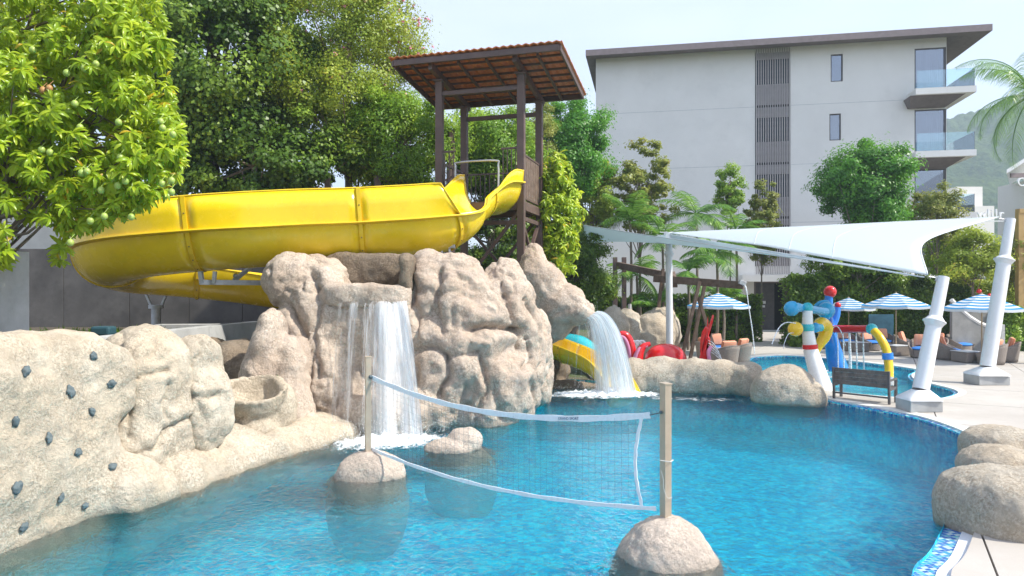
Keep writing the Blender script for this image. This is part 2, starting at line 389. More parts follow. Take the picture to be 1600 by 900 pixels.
POOL = [(3.0, 2.2), (3.3, 4.5), (3.6, 6.2), (4.17, 7.33), (4.73, 7.95), (5.8, 9.3), (6.9, 10.6), (8.2, 12.2), (8.98, 13.9), (9.2, 15.57), (9.0, 16.6), (8.3, 18.25),
        (7.9, 19.4), (6.5, 20.8), (3.8, 21.7), (1.2, 23.2), (-1.4, 20.5), (-3.6, 17.2), (-5.2, 15), (-6.3, 12.5), (-7.0, 9), (-7.0, 2.2)]
def g2(px, py): q = G(px, py, .05); return (q.x, q.y)
SPL = [g2(*q) for q in [(1172, 562), (1205, 557), (1240, 557), (1300, 562), (1370, 570), (1415, 576), (1430, 580), (1419, 586), (1424, 594), (1450, 601), (1484, 610), (1488, 617), (1455, 624), (1390, 621), (1300, 612), (1230, 602), (1185, 588)]][::-1]
def smooth_poly(P, n=5):
    P3 = [Vector((*p, 0)) for p in P]; m = len(P3); out = []
    for i in range(m):
        a, b, c, d = P3[i - 1], P3[i], P3[(i + 1) % m], P3[(i + 2) % m]
        for k in range(n):
            t = k / n; q = .5 * ((2 * b) + (c - a) * t + (2 * a - 5 * b + 4 * c - d) * t * t + (3 * b - a - 3 * c + d) * t ** 3); out.append((q.x, q.y))
    return out
SPL = smooth_poly(SPL, 4)
POOL = POOL[:1] + [(q.x, q.y) for q in catmull([(*p, 0) for p in POOL[1:13]], 5)] + POOL[13:]
def area(P): return .5 * sum(P[i - 1][0] * P[i][1] - P[i][0] * P[i - 1][1] for i in range(len(P)))
if area(SPL) < 0: SPL = SPL[::-1]
if area(POOL) < 0: POOL = POOL[::-1]
def offset(P, d):
    out = []; m = len(P)
    for i in range(m):
        a, b, c = Vector(P[i - 1]), Vector(P[i]), Vector(P[(i + 1) % m])
        e1 = (b - a).normalized(); e2 = (c - b).normalized(); n1 = Vector((e1.y, -e1.x)); n2 = Vector((e2.y, -e2.x))
        nn = (n1 + n2); nn = nn.normalized() if nn.length > 1e-6 else n1
        out.append(tuple(b + nn * d / max(.5, nn.dot(n1))))
    return out
def fill_poly(outer, holes, z, name, mat, kind='structure'):
    bm = bmesh.new()
    for lp in [outer] + holes:
        vs = [bm.verts.new((p[0], p[1], z)) for p in lp]
        for i in range(len(vs)): bm.edges.new((vs[i - 1], vs[i]))
    bmesh.ops.triangle_fill(bm, edges=bm.edges[:], use_beauty=True)
    bmesh.ops.recalc_face_normals(bm, faces=bm.faces)
    if bm.faces and bm.faces[:][0].normal.z < 0: bmesh.ops.reverse_faces(bm, faces=bm.faces[:])
    me = bpy.data.meshes.new(name); bm.to_mesh(me); bm.free(); me.materials.append(mat)
    o = meshobj(name, me)
    if kind: o['kind'] = kind
    return o
def basin(P, z0, z1, name):
    b = MB(); n = len(P); b.add([(p[0], p[1], z1) for p in P] + [(p[0], p[1], z0) for p in P], [(i, (i + 1) % n, n + (i + 1) % n, n + i) for i in range(n)] + [tuple(range(n, 2 * n))])
    return tag(b.build(name, M['mosaic']), kind='structure')
basin(POOL, -1.25, .05, 'pool_basin')
b = MB(); b.prism(offset(POOL, .04), -1.5, 0.0); tag(b.build('pool_water', M['water']), kind='structure')
basin(SPL, -.35, .06, 'splash_pool_basin')
b = MB(); b.prism(offset(SPL, .04), -.5, .02); tag(b.build('splash_pool_water', M['water']), kind='structure')
def grass_mat():
    m, n, l, p = newmat('grass_ground'); v = pos(n)
    c = mix(n, l, mrange(n, l, noise(n, l, v, .5, 6), .4, .6), (.06, .09, .02), (.10, .09, .05)); l.new(c, p.inputs['Base Color'])
    p.inputs['Roughness'].default_value = .95; l.new(bump(n, l, noise(n, l, v, 15, 4), .6, .05), p.inputs['Normal']); return m
M['ground'] = grass_mat()
fill_poly([(-3000, -1500), (3000, -1500), (3000, 4000), (-3000, 4000)], [offset(POOL, .1), offset(SPL, .1)], -.03, 'ground', M['ground'])
def deck_mat():
    m, n, l, p = newmat('deck_concrete'); v = pos(n)
    c = mix(n, l, mrange(n, l, noise(n, l, v, .35, 6, .6), .38, .62), (.47, .445, .41), (.40, .37, .335))
    c = mix(n, l, mrange(n, l, noise(n, l, v, 2.2, 7, .7), .5, .75, 0, .5), c, (.38, .35, .31))
    c = mix(n, l, mrange(n, l, noise(n, l, v, 90, 2, .6), .55, .7, 0, .35), c, (.33, .30, .27))
    oi = n.new('ShaderNodeObjectInfo'); c = mix(n, l, mrange(n, l, oi.outputs['Random'], 0, 1, 0, .25), c, (.45, .42, .38))
    l.new(c, p.inputs['Base Color']); l.new(mrange(n, l, noise(n, l, v, 1.1, 4), .3, .7, .55, .85), p.inputs['Roughness'])
    l.new(bump(n, l, noise(n, l, v, 80, 4), .15, .01), p.inputs['Normal']); return m
M['deck'] = deck_mat(); M['joint'] = simple('joint_sand', (.20, .17, .14), .95)
DZ = .10
# deck base (joint colour just under the slabs) and the slabs themselves
OUT = [(2.0, 1.0), (40, 1.0), (46, 47), (9.5, 50), (5.0, 34), (2.5, 27), (3.5, 23.5), (6.5, 22.2)]
deckbase_poly = [(3.9, 2.0), (40, 2.0), (46, 38), (30, 44.6), (8, 47.5), (5.2, 34), (3, 27), (3.2, 22.4)]
POOLR = [p for p in offset(POOL, .34)]
bm = bmesh.new()
def loop_edges(bm, P, z):
    vs = [bm.verts.new((p[0], p[1], z)) for p in P]; [bm.edges.new((vs[i - 1], vs[i])) for i in range(len(vs))]
# right part of pool boundary used as deck edge
seg = [p for p in POOLR if p[0] > 3.2 and p[1] < 22.3 and p[1] > 2.3]
seg = sorted(seg, key=lambda p: p[1]) if False else seg
i0 = min(range(len(seg)), key=lambda i: seg[i][1]); seg = seg[i0:] + seg[:i0]
deck_outer = [(45, 2.0), (48, 40), (30, 44.6 - .2), (8, 47.8), (5.2, 34), (2.6, 27), (2.6, 23.5)]
if seg[0][1] < seg[-1][1]: seg_r = seg[::-1]
else: seg_r = seg
deck_poly = deck_outer + seg_r
fill_poly(deck_poly, [offset(SPL, .30)], .045, 'deck_base', M['joint'])
loop_edges(bm, deck_poly, DZ); loop_edges(bm, offset(SPL, .30), DZ)
bmesh.ops.triangle_fill(bm, edges=bm.edges[:], use_beauty=True)
deck = bpy.data.objects['deck_base']
th = R(-28); ax = Vector((math.cos(th), math.sin(th), 0)); ay = Vector((-math.sin(th), math.cos(th), 0)); S = 3.2; nsl = 0
for i in range(-4, 13):
    for j in range(-2, 14):
        c0 = ax * i * S + ay * j * S + Vector((9, 8, 0)); cc = c0 + (ax + ay) * S / 2
        if cc.y < 4 or abs(cc.x / cc.y) > 1.0: continue
        b2 = bm.copy()
        for pt, nr in ((c0, -ax), (c0 + ax * S, ax), (c0, -ay), (c0 + ay * S, ay)):
            bmesh.ops.bisect_plane(b2, geom=b2.verts[:] + b2.edges[:] + b2.faces[:], plane_co=pt - nr * .012, plane_no=nr, clear_outer=True)
        if len(b2.faces):
            bmesh.ops.dissolve_limit(b2, angle_limit=.01, verts=b2.verts[:], edges=b2.edges[:])
            r = bmesh.ops.extrude_face_region(b2, geom=b2.faces[:])
            bmesh.ops.translate(b2, vec=(0, 0, -.06), verts=[e for e in r['geom'] if isinstance(e, bmesh.types.BMVert)])
            bmesh.ops.recalc_face_normals(b2, faces=b2.faces)
            me = bpy.data.meshes.new('paving_slab'); b2.to_mesh(me); me.materials.append(M['deck']); meshobj('paving_slab', me, deck); nsl += 1
        b2.free()
bm.free()
def ring(P, d0, d1, z0, z1, name, mat, cond=None, close=True, zt=.0):
    A, B = offset(P, d0), offset(P, d1); b = MB(); n = len(P)
    for i in range(n):
        j = (i + 1) % n
        if cond and not (cond(P[i]) and cond(P[j])): continue
        b.add([(*A[i], z0), (*B[i], z1), (*B[j], z1), (*A[j], z0), (*A[i], z0 - .1), (*B[i], z1 - .1), (*B[j], z1 - .1), (*A[j], z0 - .1)], [(0, 1, 2, 3), (0, 3, 7, 4), (1, 5, 6, 2)])
    return tag(b.build(name, mat), kind='structure')
M['grate'] = simple('white_overflow_grating', (.72, .76, .82), .5, var=.05)
mt = M['grate']; n, l = nodes(mt); wv = n.new('ShaderNodeTexWave'); wv.inputs['Scale'].default_value = 16; wv.bands_direction = 'Y'
l.new(pos(n), wv.inputs['Vector']); l.new(bump(n, l, wv.outputs[1], .5, .02), n['Principled BSDF'].inputs['Normal'])
M['coping'] = simple('pale_coping', (.70, .69, .65), .6, var=.1)
near = lambda p: p[1] < 11.2 and p[0] > 3.2
far = lambda p: p[1] >= 10.4 and p[0] > 7 and p[1] < 20.5
ring(POOL, -.01, .20, .005, .03, 'mosaic_edge', M['mosaic_edge'], near); ring(POOL, .203, .34, .045, .05, 'overflow_grating', M['grate'], near)
ring(POOL, -.01, .10, .02, .06, 'waterline_mosaic', M['mosaic_edge'], far); ring(POOL, .103, .338, .09, .105, 'coping', M['coping'], far)
ring(SPL, -.01, .10, .03, .05, 'splash_edge_mosaic', M['mosaic_edge']); ring(SPL, .103, .298, .09, .104, 'splash_coping', M['coping'])

# terrace behind the climbing wall, retaining wall, concrete backdrop
TER = [(-7.75, 3), (-7.75, 11), (-6.75, 18.7), (-4.6, 19.6), (-3.0, 24.0), (-4, 40), (-40, 40), (-40, 3)]
b = MB(); b.prism(TER[::-1], -.5, 1.75); tag(b.build('terrace_soil', M['soil']), kind='structure')
rw = thing('retaining_wall', (-6.9, 18, 0), 'low light grey concrete retaining wall running behind the cream boulders under the yellow slide', 'retaining wall')
def wallseg(p, q, z0, z1, t, name, mat, par, bev=.01):
    p, q = Vector((*p, 0)), Vector((*q, 0)); L = (q - p).length; a = math.atan2(q.y - p.y, q.x - p.x)
    b = MB(); b.box((p + q) / 2 + Vector((0, 0, (z0 + z1) / 2)), (L - .012, t, z1 - z0), (0, 0, a), bev); return b.build(name, mat, par)
pts = [(-7.72, 5), (-7.72, 8), (-7.72, 11), (-7.4, 13.6), (-7.1, 16.2), (-6.75, 18.7), (-4.6, 19.5)]
for i in range(len(pts) - 1): wallseg(pts[i], pts[i + 1], -.2, 2.12, .28, 'concrete_panel', M['conc'], rw)
cb = thing('planter_curb', (-9, 17.5, 1.7), 'short step of concrete kerb on the planted strip below the slide', 'kerb')
wallseg((-9.6, 19.0), (-8.0, 19.2), 1.7, 2.02, .4, 'kerb_block', M['conc'], cb)
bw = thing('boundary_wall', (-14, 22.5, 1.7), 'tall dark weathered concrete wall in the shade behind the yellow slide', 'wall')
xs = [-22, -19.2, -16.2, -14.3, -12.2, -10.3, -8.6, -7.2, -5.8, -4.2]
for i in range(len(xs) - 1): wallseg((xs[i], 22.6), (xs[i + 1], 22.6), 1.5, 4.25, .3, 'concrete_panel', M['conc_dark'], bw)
b = MB(); b.box((-17.5, 25.5, 4), (8.4, .3, 5.2)); tag(b.build('neighbour_wall', M['cream_wall']), 'plain cream rendered wall seen above the dark concrete wall, under the fruit tree', 'wall')
pl = thing('concrete_pillar', (-8.35, 11.3, 0), 'pale grey square concrete pillar at the left edge of the photo', 'pillar')
b = MB(); b.box((-8.55, 11.3, 1.8), (1.0, .9, 3.6), None, .015); b.build('pillar_shaft', M['conc'], pl)

# hill
def hill_mat():
    m, n, l, p = newmat('hill_forest'); v = pos(n)
    c = mix(n, l, mrange(n, l, noise(n, l, v, .035, 5, .6), .4, .62), (.028, .06, .02), (.06, .10, .03))
    c = mix(n, l, mrange(n, l, noise(n, l, v, .3, 5, .7), .42, .62, 0, .7), c, (.10, .14, .045)); l.new(c, p.inputs['Base Color'])
    p.inputs['Roughness'].default_value = 1; p.inputs['Specular IOR Level'].default_value = 0
    l.new(bump(n, l, noise(n, l, v, .6, 5, .7), 1, 1.5), p.inputs['Normal']); return m
M['hill'] = hill_mat()
xs = np.concatenate([np.linspace(-500, 170, 60), np.arange(171, 470, 1.15), np.linspace(480, 1100, 60)])
ys = np.concatenate([np.arange(290, 540, 1.7), np.linspace(545, 1000, 30)])
X, Y = np.meshgrid(xs, ys); pxr = X / 520 * 1100 + 800
sil = np.interp(pxr, [-400, 200, 700, 1000, 1200, 1400, 1480, 1510, 1545, 1600, 1750, 2000, 3500], [430, 420, 400, 330, 280, 232, 193, 184, 178, 150, 120, 140, 300])
top = (450 - sil) / 1100 * 520 + 3; t = np.clip((Y - 290) / 230, 0, 1); prof = (t ** .8) * (1 - np.clip((Y - 540) / 600, 0, 1) ** 1.3 * .7)
P = np.stack([X.ravel(), Y.ravel(), np.zeros(X.size)], 1)
Z = top.ravel() * prof.ravel() + fbm(P / 70, 4) * 7 * np.clip(t.ravel() * 2, 0, 1)
P2 = P / 6.5 + np.stack([perlin(P / 9), perlin(P / 9 + 50), 0 * P[:, 0]], 1) * .4; P2[:, 2] = .5
Z += np.sqrt(np.clip(cellf(P2), 0, 1)) * 3.6 * np.clip(t.ravel() * 5, 0.2, 1)
nx, ny = len(xs), len(ys); idx = np.arange(nx * ny).reshape(ny, nx)
F = np.stack([idx[:-1, :-1], idx[:-1, 1:], idx[1:, 1:], idx[1:, :-1]], -1).reshape(-1, 4)
tag(meshobj('forested_hill', npmesh('forested_hill', np.stack([P[:, 0], P[:, 1], Z], 1), F, M['hill'], True)), kind='structure')
# ------------------------------------------------------------------ artificial rocks
def ico(n=3):
    bm = bmesh.new(); bmesh.ops.create_icosphere(bm, subdivisions=n, radius=1); v = np.array([x.co[:] for x in bm.verts]); f = [[q.index for q in x.verts] for x in bm.faces]; bm.free(); return v, f
ICO = ico(3)
ROCKS = {}
def rock(name, label, blobs, mat, cat='rock', voxel=.06, crack=.05, cs=.9, amp=.10, asc=1.2, smooth=4, group=None, seed=0, zmin=-1.1, fine=.012, parent=None, creases=()):
    """blobs: (px,py,Y, half width px, half height px, half depth m[, yaw, power]); merged, remeshed, weathered"""
    V = []; F = []
    for bl in blobs:
        if bl[0] == 'bowl':
            _, c, r, dpt, th_, tilt = bl; prof = [(0, -dpt), (r * .6, -dpt * .85), (r * .95, -dpt * .3), (r * 1.05, 0), (r * .97, .04), (r * .82, 0), (r * .7, -dpt * .3), (r * .4, -dpt * .5), (0, -dpt * .5)]
            n0 = len(V); k = 28; Mx = Euler(tilt).to_matrix()
            for pr in prof:
                for a in range(k): q = Mx @ Vector((pr[0] * math.cos(2 * math.pi * a / k), pr[0] * math.sin(2 * math.pi * a / k), pr[1])); V.append(tuple(Vector(c) + q))
            for i in range(len(prof) - 1):
                for a in range(k): F.append((n0 + i * k + a, n0 + i * k + (a + 1) % k, n0 + (i + 1) * k + (a + 1) % k, n0 + (i + 1) * k + a))
            continue
        px, py, Y, rp, rq, ry = bl[:6]; yaw = bl[6] if len(bl) > 6 else 0; pw = bl[7] if len(bl) > 7 else 1.0
        c = W(px, py, Y); s = Y / FPX; v = ICO[0].copy()
        if pw != 1:
            v = np.sign(v) * np.abs(v) ** pw
        v = v * np.array([rp * s, ry, rq * s]); ca, sa = math.cos(yaw), math.sin(yaw)
        v = np.stack([v[:, 0] * ca - v[:, 1] * sa, v[:, 0] * sa + v[:, 1] * ca, v[:, 2]], 1) + np.array(c)
        n0 = len(V); V += v.tolist(); F += [[i + n0 for i in f] for f in ICO[1]]
    me = bpy.data.meshes.new('t'); me.from_pydata(V, [], F); o = bpy.data.objects.new('t', me); COL.objects.link(o)
    md = o.modifiers.new('r', 'REMESH'); md.mode = 'VOXEL'; md.voxel_size = voxel
    dg = bpy.context.evaluated_depsgraph_get(); m2 = bpy.data.meshes.new_from_object(o.evaluated_get(dg)); bpy.data.objects.remove(o); bpy.data.meshes.remove(me)
    nv = len(m2.vertices); P = np.empty(nv * 3); m2.vertices.foreach_get('co', P); P = P.reshape(-1, 3)
    ne = len(m2.edges); E = np.empty(ne * 2, dtype=np.int32); m2.edges.foreach_get('vertices', E); E = E.reshape(-1, 2)
    deg = np.bincount(E.ravel(), minlength=nv)[:, None]
    for _ in range(smooth):
        A = np.zeros_like(P); np.add.at(A, E[:, 0], P[E[:, 1]]); np.add.at(A, E[:, 1], P[E[:, 0]]); P = P * .4 + .6 * A / deg
    m2.vertices.foreach_set('co', P.ravel().astype(np.float32)); m2.update()
    N = np.empty(nv * 3, dtype=np.float32); m2.vertex_normals.foreach_get('vector', N); N = N.reshape(-1, 3)
    Q = P + seed * 13.7
    d = fbm(Q * asc, 4) * amp + fbm(Q * 4.5 + 9, 3) * amp * .20 + np.abs(perlin(Q * 2.2 + 3)) * amp * -.35 + perlin(Q * 14) * fine
    if crack:
        Wp = Q * cs + np.stack([fbm(Q * 1.3 + 31, 3), fbm(Q * 1.3 + 77, 3), fbm(Q * 1.3 + 5, 3)], 1) * .35; Wp[:, 2] *= .6
        c = cellf(Wp); mask = np.clip(perlin(Q * .6 + 40) * 2.5 + .6, 0.08, 1); d -= crack * np.exp(-(c / .07) ** 2) * mask; d += crack * .45 * np.sqrt(np.clip(c, 0, .8))
        Wp2 = Q * cs * 2.6 + np.stack([fbm(Q * 3 + 31, 2), fbm(Q * 3 + 77, 2), fbm(Q * 3 + 5, 2)], 1) * .3
        d -= crack * .22 * np.exp(-(cellf(Wp2) / .07) ** 2) * np.clip(perlin(Q * .9 + 4) * 3, 0, 1)
    qx = 800 + FPX * P[:, 0] / P[:, 1]; qy = 450 + FPX * (CAM_H - P[:, 2]) / P[:, 1]; fr_ = np.clip(-N[:, 1] * 2 + N[:, 0] * .8, 0, 1)
    wob = perlin(Q * 3.1 + 60) * 5
    for cr_, dp_, wd_ in creases:
        best = np.full(nv, 1e9)
        for (ax_, ay_), (bx_, by_) in zip(cr_[:-1], cr_[1:]):
            vx, vy = bx_ - ax_, by_ - ay_; t_ = np.clip(((qx - ax_) * vx + (qy - ay_) * vy) / (vx * vx + vy * vy), 0, 1); best = np.minimum(best, np.hypot(qx - ax_ - t_ * vx + wob, qy - ay_ - t_ * vy + wob * .6))
        d = d - fr_ * (dp_ * 1.15 * np.exp(-(best / (wd_ * .72)) ** 2) - dp_ * .45 * np.exp(-((best - wd_ * 3.2) / (wd_ * 2.2)) ** 2))
    P = P + N * d[:, None]; base = Vector((float(P[:, 0].mean()), float(P[:, 1].mean()), 0))
    m2.vertices.foreach_set('co', (P - np.array(base)).ravel().astype(np.float32)); m2.polygons.foreach_set('use_smooth', np.ones(len(m2.polygons), dtype=bool)); m2.update()
    m2.materials.clear(); m2.materials.append(mat); m2.name = name
    if parent is not None: m2.transform(Matrix.Translation(base - org(parent))); return meshobj(name, m2, parent)
    ob = meshobj(name, m2, None, base); tag(ob, label, cat, group)
    ROCKS[label] = BVHTree.FromPolygons([tuple(v) for v in P], [tuple(p.vertices) for p in m2.polygons]); return ob
def hit(label, px, py):
    o = Vector((0, 0, CAM_H)); d = (W(px, py, 10) - o).normalized(); r = ROCKS[label].ray_cast(o, d); return (r[0], r[1]) if r[0] else (None, None)

CW = 'smooth cream climbing wall rock with dark resin holds at the left edge of the pool'
fx = lambda Yc: (-5.25 - (10.0 - Yc) * .26)          # face line of the climbing wall
cwb = []
for Yc in (4.6, 5.6, 6.6, 7.6, 8.5, 9.1):
    X = fx(Yc) - .62; z = .62; s = FPX / Yc
    cwb.append((800 + X * s, 450 + (3 - z) * s, Yc, .66 * s, 1.86 * s, .95, R(-14), .55))
cwb += [(196, 770, 9.75, 52, 60, .5, -.5), (222, 775, 10.15, 60, 52, .55, -.7), (176, 600, 9.75, 22, 60, .4, -.3)]
rock('climbing_wall', CW, cwb, M['rock'], 'climbing wall', .055, .012, .6, .09, .8, seed=1, smooth=8)
rock('boulder_column', 'tall rounded cream boulder between the climbing wall and the stone basin, with rough bands', [
    (226, 575, 10.9, 56, 66, .6, -.4, .75), (228, 640, 10.75, 60, 120, .6, -.45, .6), (210, 700, 10.5, 58, 80, .6, -.4, .8)], M['rock'], 'boulder', .04, .05, .8, .08, seed=2,
    creases=[([(170, 592), (215, 590), (262, 578)], .06, 3.5), ([(190, 722), (240, 702), (262, 668), (300, 650)], .08, 4), ([(262, 600), (252, 630), (262, 655)], .05, 3.5), ([(205, 640), (200, 680), (225, 700)], .05, 4)])
rock('boulder_column', 'narrow upright cream boulder slab leaning against the taller one, left of the stone basin', [
    (310, 580, 11.3, 27, 58, .42, -.4, .7), (322, 640, 11.25, 26, 70, .42, -.4, .7)], M['rock'], 'boulder', .04, .05, .9, .06, seed=3, creases=[([(300, 618), (330, 622), (345, 615)], .05, 3.5)])
rock('rock_apron', 'low sloping cream rock apron along the waterline below the boulders', [
    (205, 800, 10.25, 80, 70, .6, -.9), (255, 762, 10.9, 90, 75, .8, -.9), (305, 742, 11.6, 90, 68, .8, -.9), (355, 722, 12.4, 90, 60, .8, -.9), (405, 705, 13.2, 90, 52, .8, -.9), (455, 690, 13.9, 90, 46, .8, -.9), (500, 682, 14.6, 80, 42, .8, -.7)], M['rock'], 'rock', .06, .02, .6, .08, seed=4, smooth=10)
rock('stone_basin', 'bulging cream stone basin with a hollow brown top, fed from the rocks above', [
    ('bowl', W(393, 606, 12.85), .60, .85, .2, (R(17), R(4), 0)), (394, 668, 12.9, 40, 28, .5), (440, 640, 13.4, 22, 40, .4)], M['rock'], 'stone basin', .045, .03, 1.0, .05, seed=5)
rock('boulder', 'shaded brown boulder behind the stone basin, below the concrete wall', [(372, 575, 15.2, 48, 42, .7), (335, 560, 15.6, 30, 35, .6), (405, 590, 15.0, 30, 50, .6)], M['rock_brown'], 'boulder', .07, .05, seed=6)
rock('rock_pinnacle', 'leaning tan rock pinnacle left of the waterfall, ending in a rounded point', [
    (420, 560, 14.1, 27, 78, .5, 0), (428, 515, 14.3, 20, 35, .35), (405, 590, 14.0, 26, 45, .5), (455, 590, 14.2, 26, 70, .5), (440, 640, 13.9, 50, 50, .7)], M['rock_main'], 'rock', .055, .05, 1.1, .07, seed=7)
MAIN = 'massive tan artificial rock carrying the broad waterfall, under the yellow slide'
rock('waterfall_rock', MAIN, [
    (460, 440, 15.8, 42, 42, .8), (500, 435, 16.2, 40, 30, .7), (478, 500, 15.6, 38, 55, .8), (520, 560, 15.7, 45, 105, .8), (500, 600, 15.2, 60, 85, .8),
    (575, 580, 15.62, 82, 122, .8, 0, .38), (580, 655, 15.15, 95, 52, .8, 0, .8), (505, 475, 15.62, 44, 60, .8, 0, .8), (500, 530, 15.75, 52, 115, .8, 0, .5), (745, 545, 16.9, 105, 105, .9, .6, .55), (497, 425, 16.6, 24, 28, .6),
    (672, 465, 16.2, 48, 72, .9), (715, 478, 16.2, 54, 86, 1.0), (700, 570, 15.7, 72, 90, .8), (745, 540, 16.0, 55, 95, .9), (790, 480, 16.9, 45, 78, .9), (765, 600, 15.9, 68, 68, .8),
    (812, 555, 17.0, 38, 95, .8), (838, 560, 17.9, 26, 78, .8), (800, 620, 16.9, 45, 45, .7), (852, 590, 18.6, 16, 50, .6), (640, 640, 15.5, 80, 48, .7), (560, 665, 15.2, 75, 35, .7), (740, 645, 15.9, 70, 40, .7)],
    M['rock_main'], 'rock', .05, .07, .55, .12, .8, seed=8, smooth=5, creases=[
    ([(640, 548), (678, 540), (700, 556), (703, 590), (688, 618)], .16, 6), ([(738, 514), (775, 508), (806, 516)], .26, 6), ([(806, 516), (824, 532), (830, 560), (816, 578)], .10, 4), ([(703, 562), (745, 548), (758, 580), (760, 612), (748, 645)], .11, 5),
    ([(780, 440), (792, 480), (795, 508)], .10, 4), ([(822, 470), (842, 520), (846, 560), (830, 605), (838, 645)], .10, 4.5), ([(690, 425), (683, 470), (690, 520)], .09, 6), ([(643, 410), (646, 470), (644, 530), (650, 600)], .12, 5),
    ([(452, 478), (478, 525), (488, 562), (478, 610)], .16, 6), ([(487, 425), (502, 470), (492, 530), (500, 590)], .12, 6), ([(725, 600), (728, 640)], .08, 7), ([(770, 600), (780, 650)], .08, 6), ([(655, 455), (690, 462), (720, 456)], .06, 7)])
wro = [o for o in bpy.data.objects if o.name.startswith('waterfall_rock')][0]
rock('spill_lip', '', [(577, 462, 15.36, 68, 19, .64, 0, .35), (530, 472, 15.4, 34, 24, .55, 0, .7), (630, 470, 15.4, 14, 26, .6, 0, .6)], M['rock_main'], voxel=.045, crack=.0, amp=.05, seed=50, smooth=3, parent=wro)
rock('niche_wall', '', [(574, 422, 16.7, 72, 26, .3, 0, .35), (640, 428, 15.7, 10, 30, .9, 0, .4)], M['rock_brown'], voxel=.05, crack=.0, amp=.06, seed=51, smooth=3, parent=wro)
rock('spout_rock', 'tan rock ridge sloping down to a spout where the right waterfall pours out', [
    (833, 425, 20.2, 26, 46, .8, 0), (850, 455, 20.2, 36, 50, .8), (880, 478, 20.0, 42, 34, .75), (905, 486, 19.6, 26, 20, .6), (862, 500, 20.4, 34, 36, .8), (840, 500, 20.8, 24, 75, .8)],
    M['rock_main'], 'rock', .065, .04, .9, .09, seed=9)
rock('boulder', 'thin tan rock flank behind the spout rock, beside the bright shrub', [(858, 450, 21.6, 18, 44, .4), (872, 475, 21.6, 22, 40, .4)], M['rock_brown'], 'boulder', .07, .03, seed=10)
rock('rock_ledge', 'long low grey rock ledge behind the pool, right of the yellow slide exit', [
    (990, 600, 20.9, 30, 40, .55), (1040, 592, 20.8, 55, 36, .55), (1085, 595, 20.6, 55, 38, .55), (1130, 594, 20.3, 55, 36, .55), (1168, 598, 20.0, 30, 36, .55)], M['rock_grey'], 'rock ledge', .07, .02, .7, .09, .8, seed=11)
rock('boulder', 'smooth grey dome boulder standing in front of the white water-play post', [(1225, 612, 18.6, 52, 44, .75), (1262, 622, 18.2, 30, 30, .5)], M['rock_grey'], 'boulder', .06, .015, .7, .06, seed=12, smooth=6)
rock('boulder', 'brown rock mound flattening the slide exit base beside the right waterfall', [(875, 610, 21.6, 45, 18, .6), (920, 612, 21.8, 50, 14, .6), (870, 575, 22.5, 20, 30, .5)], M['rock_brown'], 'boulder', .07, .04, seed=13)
BB = [((958, 520, 27.5, 26, 44, .8), 'leftmost rounded brown boulder behind the right waterfall'), ((982, 522, 28, 26, 40, .9), 'middle brown boulder of the group left of the white mast'),
      ((1018, 530, 28, 38, 44, .9, .5), 'large brown boulder sloping down towards the foot of the white mast'), ((1030, 515, 29.5, 34, 36, .8, .4), 'brown boulder at the back of the group, beside the timber posts')]
for i, (q, lb) in enumerate(BB): rock('boulder', lb, [q], M['rock_grey'], 'boulder', .09, .05, .8, .12, seed=20 + i, group='brown boulders by the timber posts')
rock('boulder', 'large grey speckled boulder on the pool edge in the lower right corner', [(1567, 802, 8.7, 84, 74, .75, .15, .75), (1615, 790, 8.95, 70, 62, .7)], M['rock_grey'], 'boulder', .04, .0, .7, .05, .9, seed=30, smooth=7, group='grey boulders on the right pool edge')
rock('boulder', 'flat grey boulder just behind the largest corner boulder', [(1560, 735, 10.5, 62, 42, .6, .2, .9)], M['rock_grey'], 'boulder', .05, .015, .7, .05, seed=31, smooth=6, group='grey boulders on the right pool edge')
rock('boulder', 'small low grey boulder farthest back on the right pool edge', [(1565, 700, 11.8, 58, 36, .6, .2, .9)], M['rock_grey'], 'boulder', .05, .015, .7, .05, seed=32, smooth=6, group='grey boulders on the right pool edge')
M['rock_pool'] = rock_mat('pale_pool_rock', (.76, .66, .57), (.68, .57, .47), (.54, .46, .40), 30, .7)
rock('boulder', 'small pale rock in the water carrying the left net post', [(580, 744, 11.3, 56, 42, .46), (576, 794, 11.35, 66, 87, .66)], M['rock_pool'], 'boulder', .035, .0, amp=.05, seed=40, group='pale rocks standing in the pool')
rock('boulder', 'pale wedge shaped rock in the water between the two falls, beside the foam', [(726, 690, 13.2, 27, 22, .28), (702, 703, 13.1, 40, 17, .35), (720, 755, 13.3, 58, 66, .5)], M['rock_pool'], 'boulder', .035, .0, amp=.06, seed=41, group='pale rocks standing in the pool')
rock('boulder', 'large pale rock in the foreground water carrying the right net post', [(1040, 852, 7.95, 50, 42, .38), (1040, 948, 7.95, 96, 142, .68)], M['rock_pool'], 'boulder', .03, .0, amp=.05, seed=42, group='pale rocks standing in the pool')
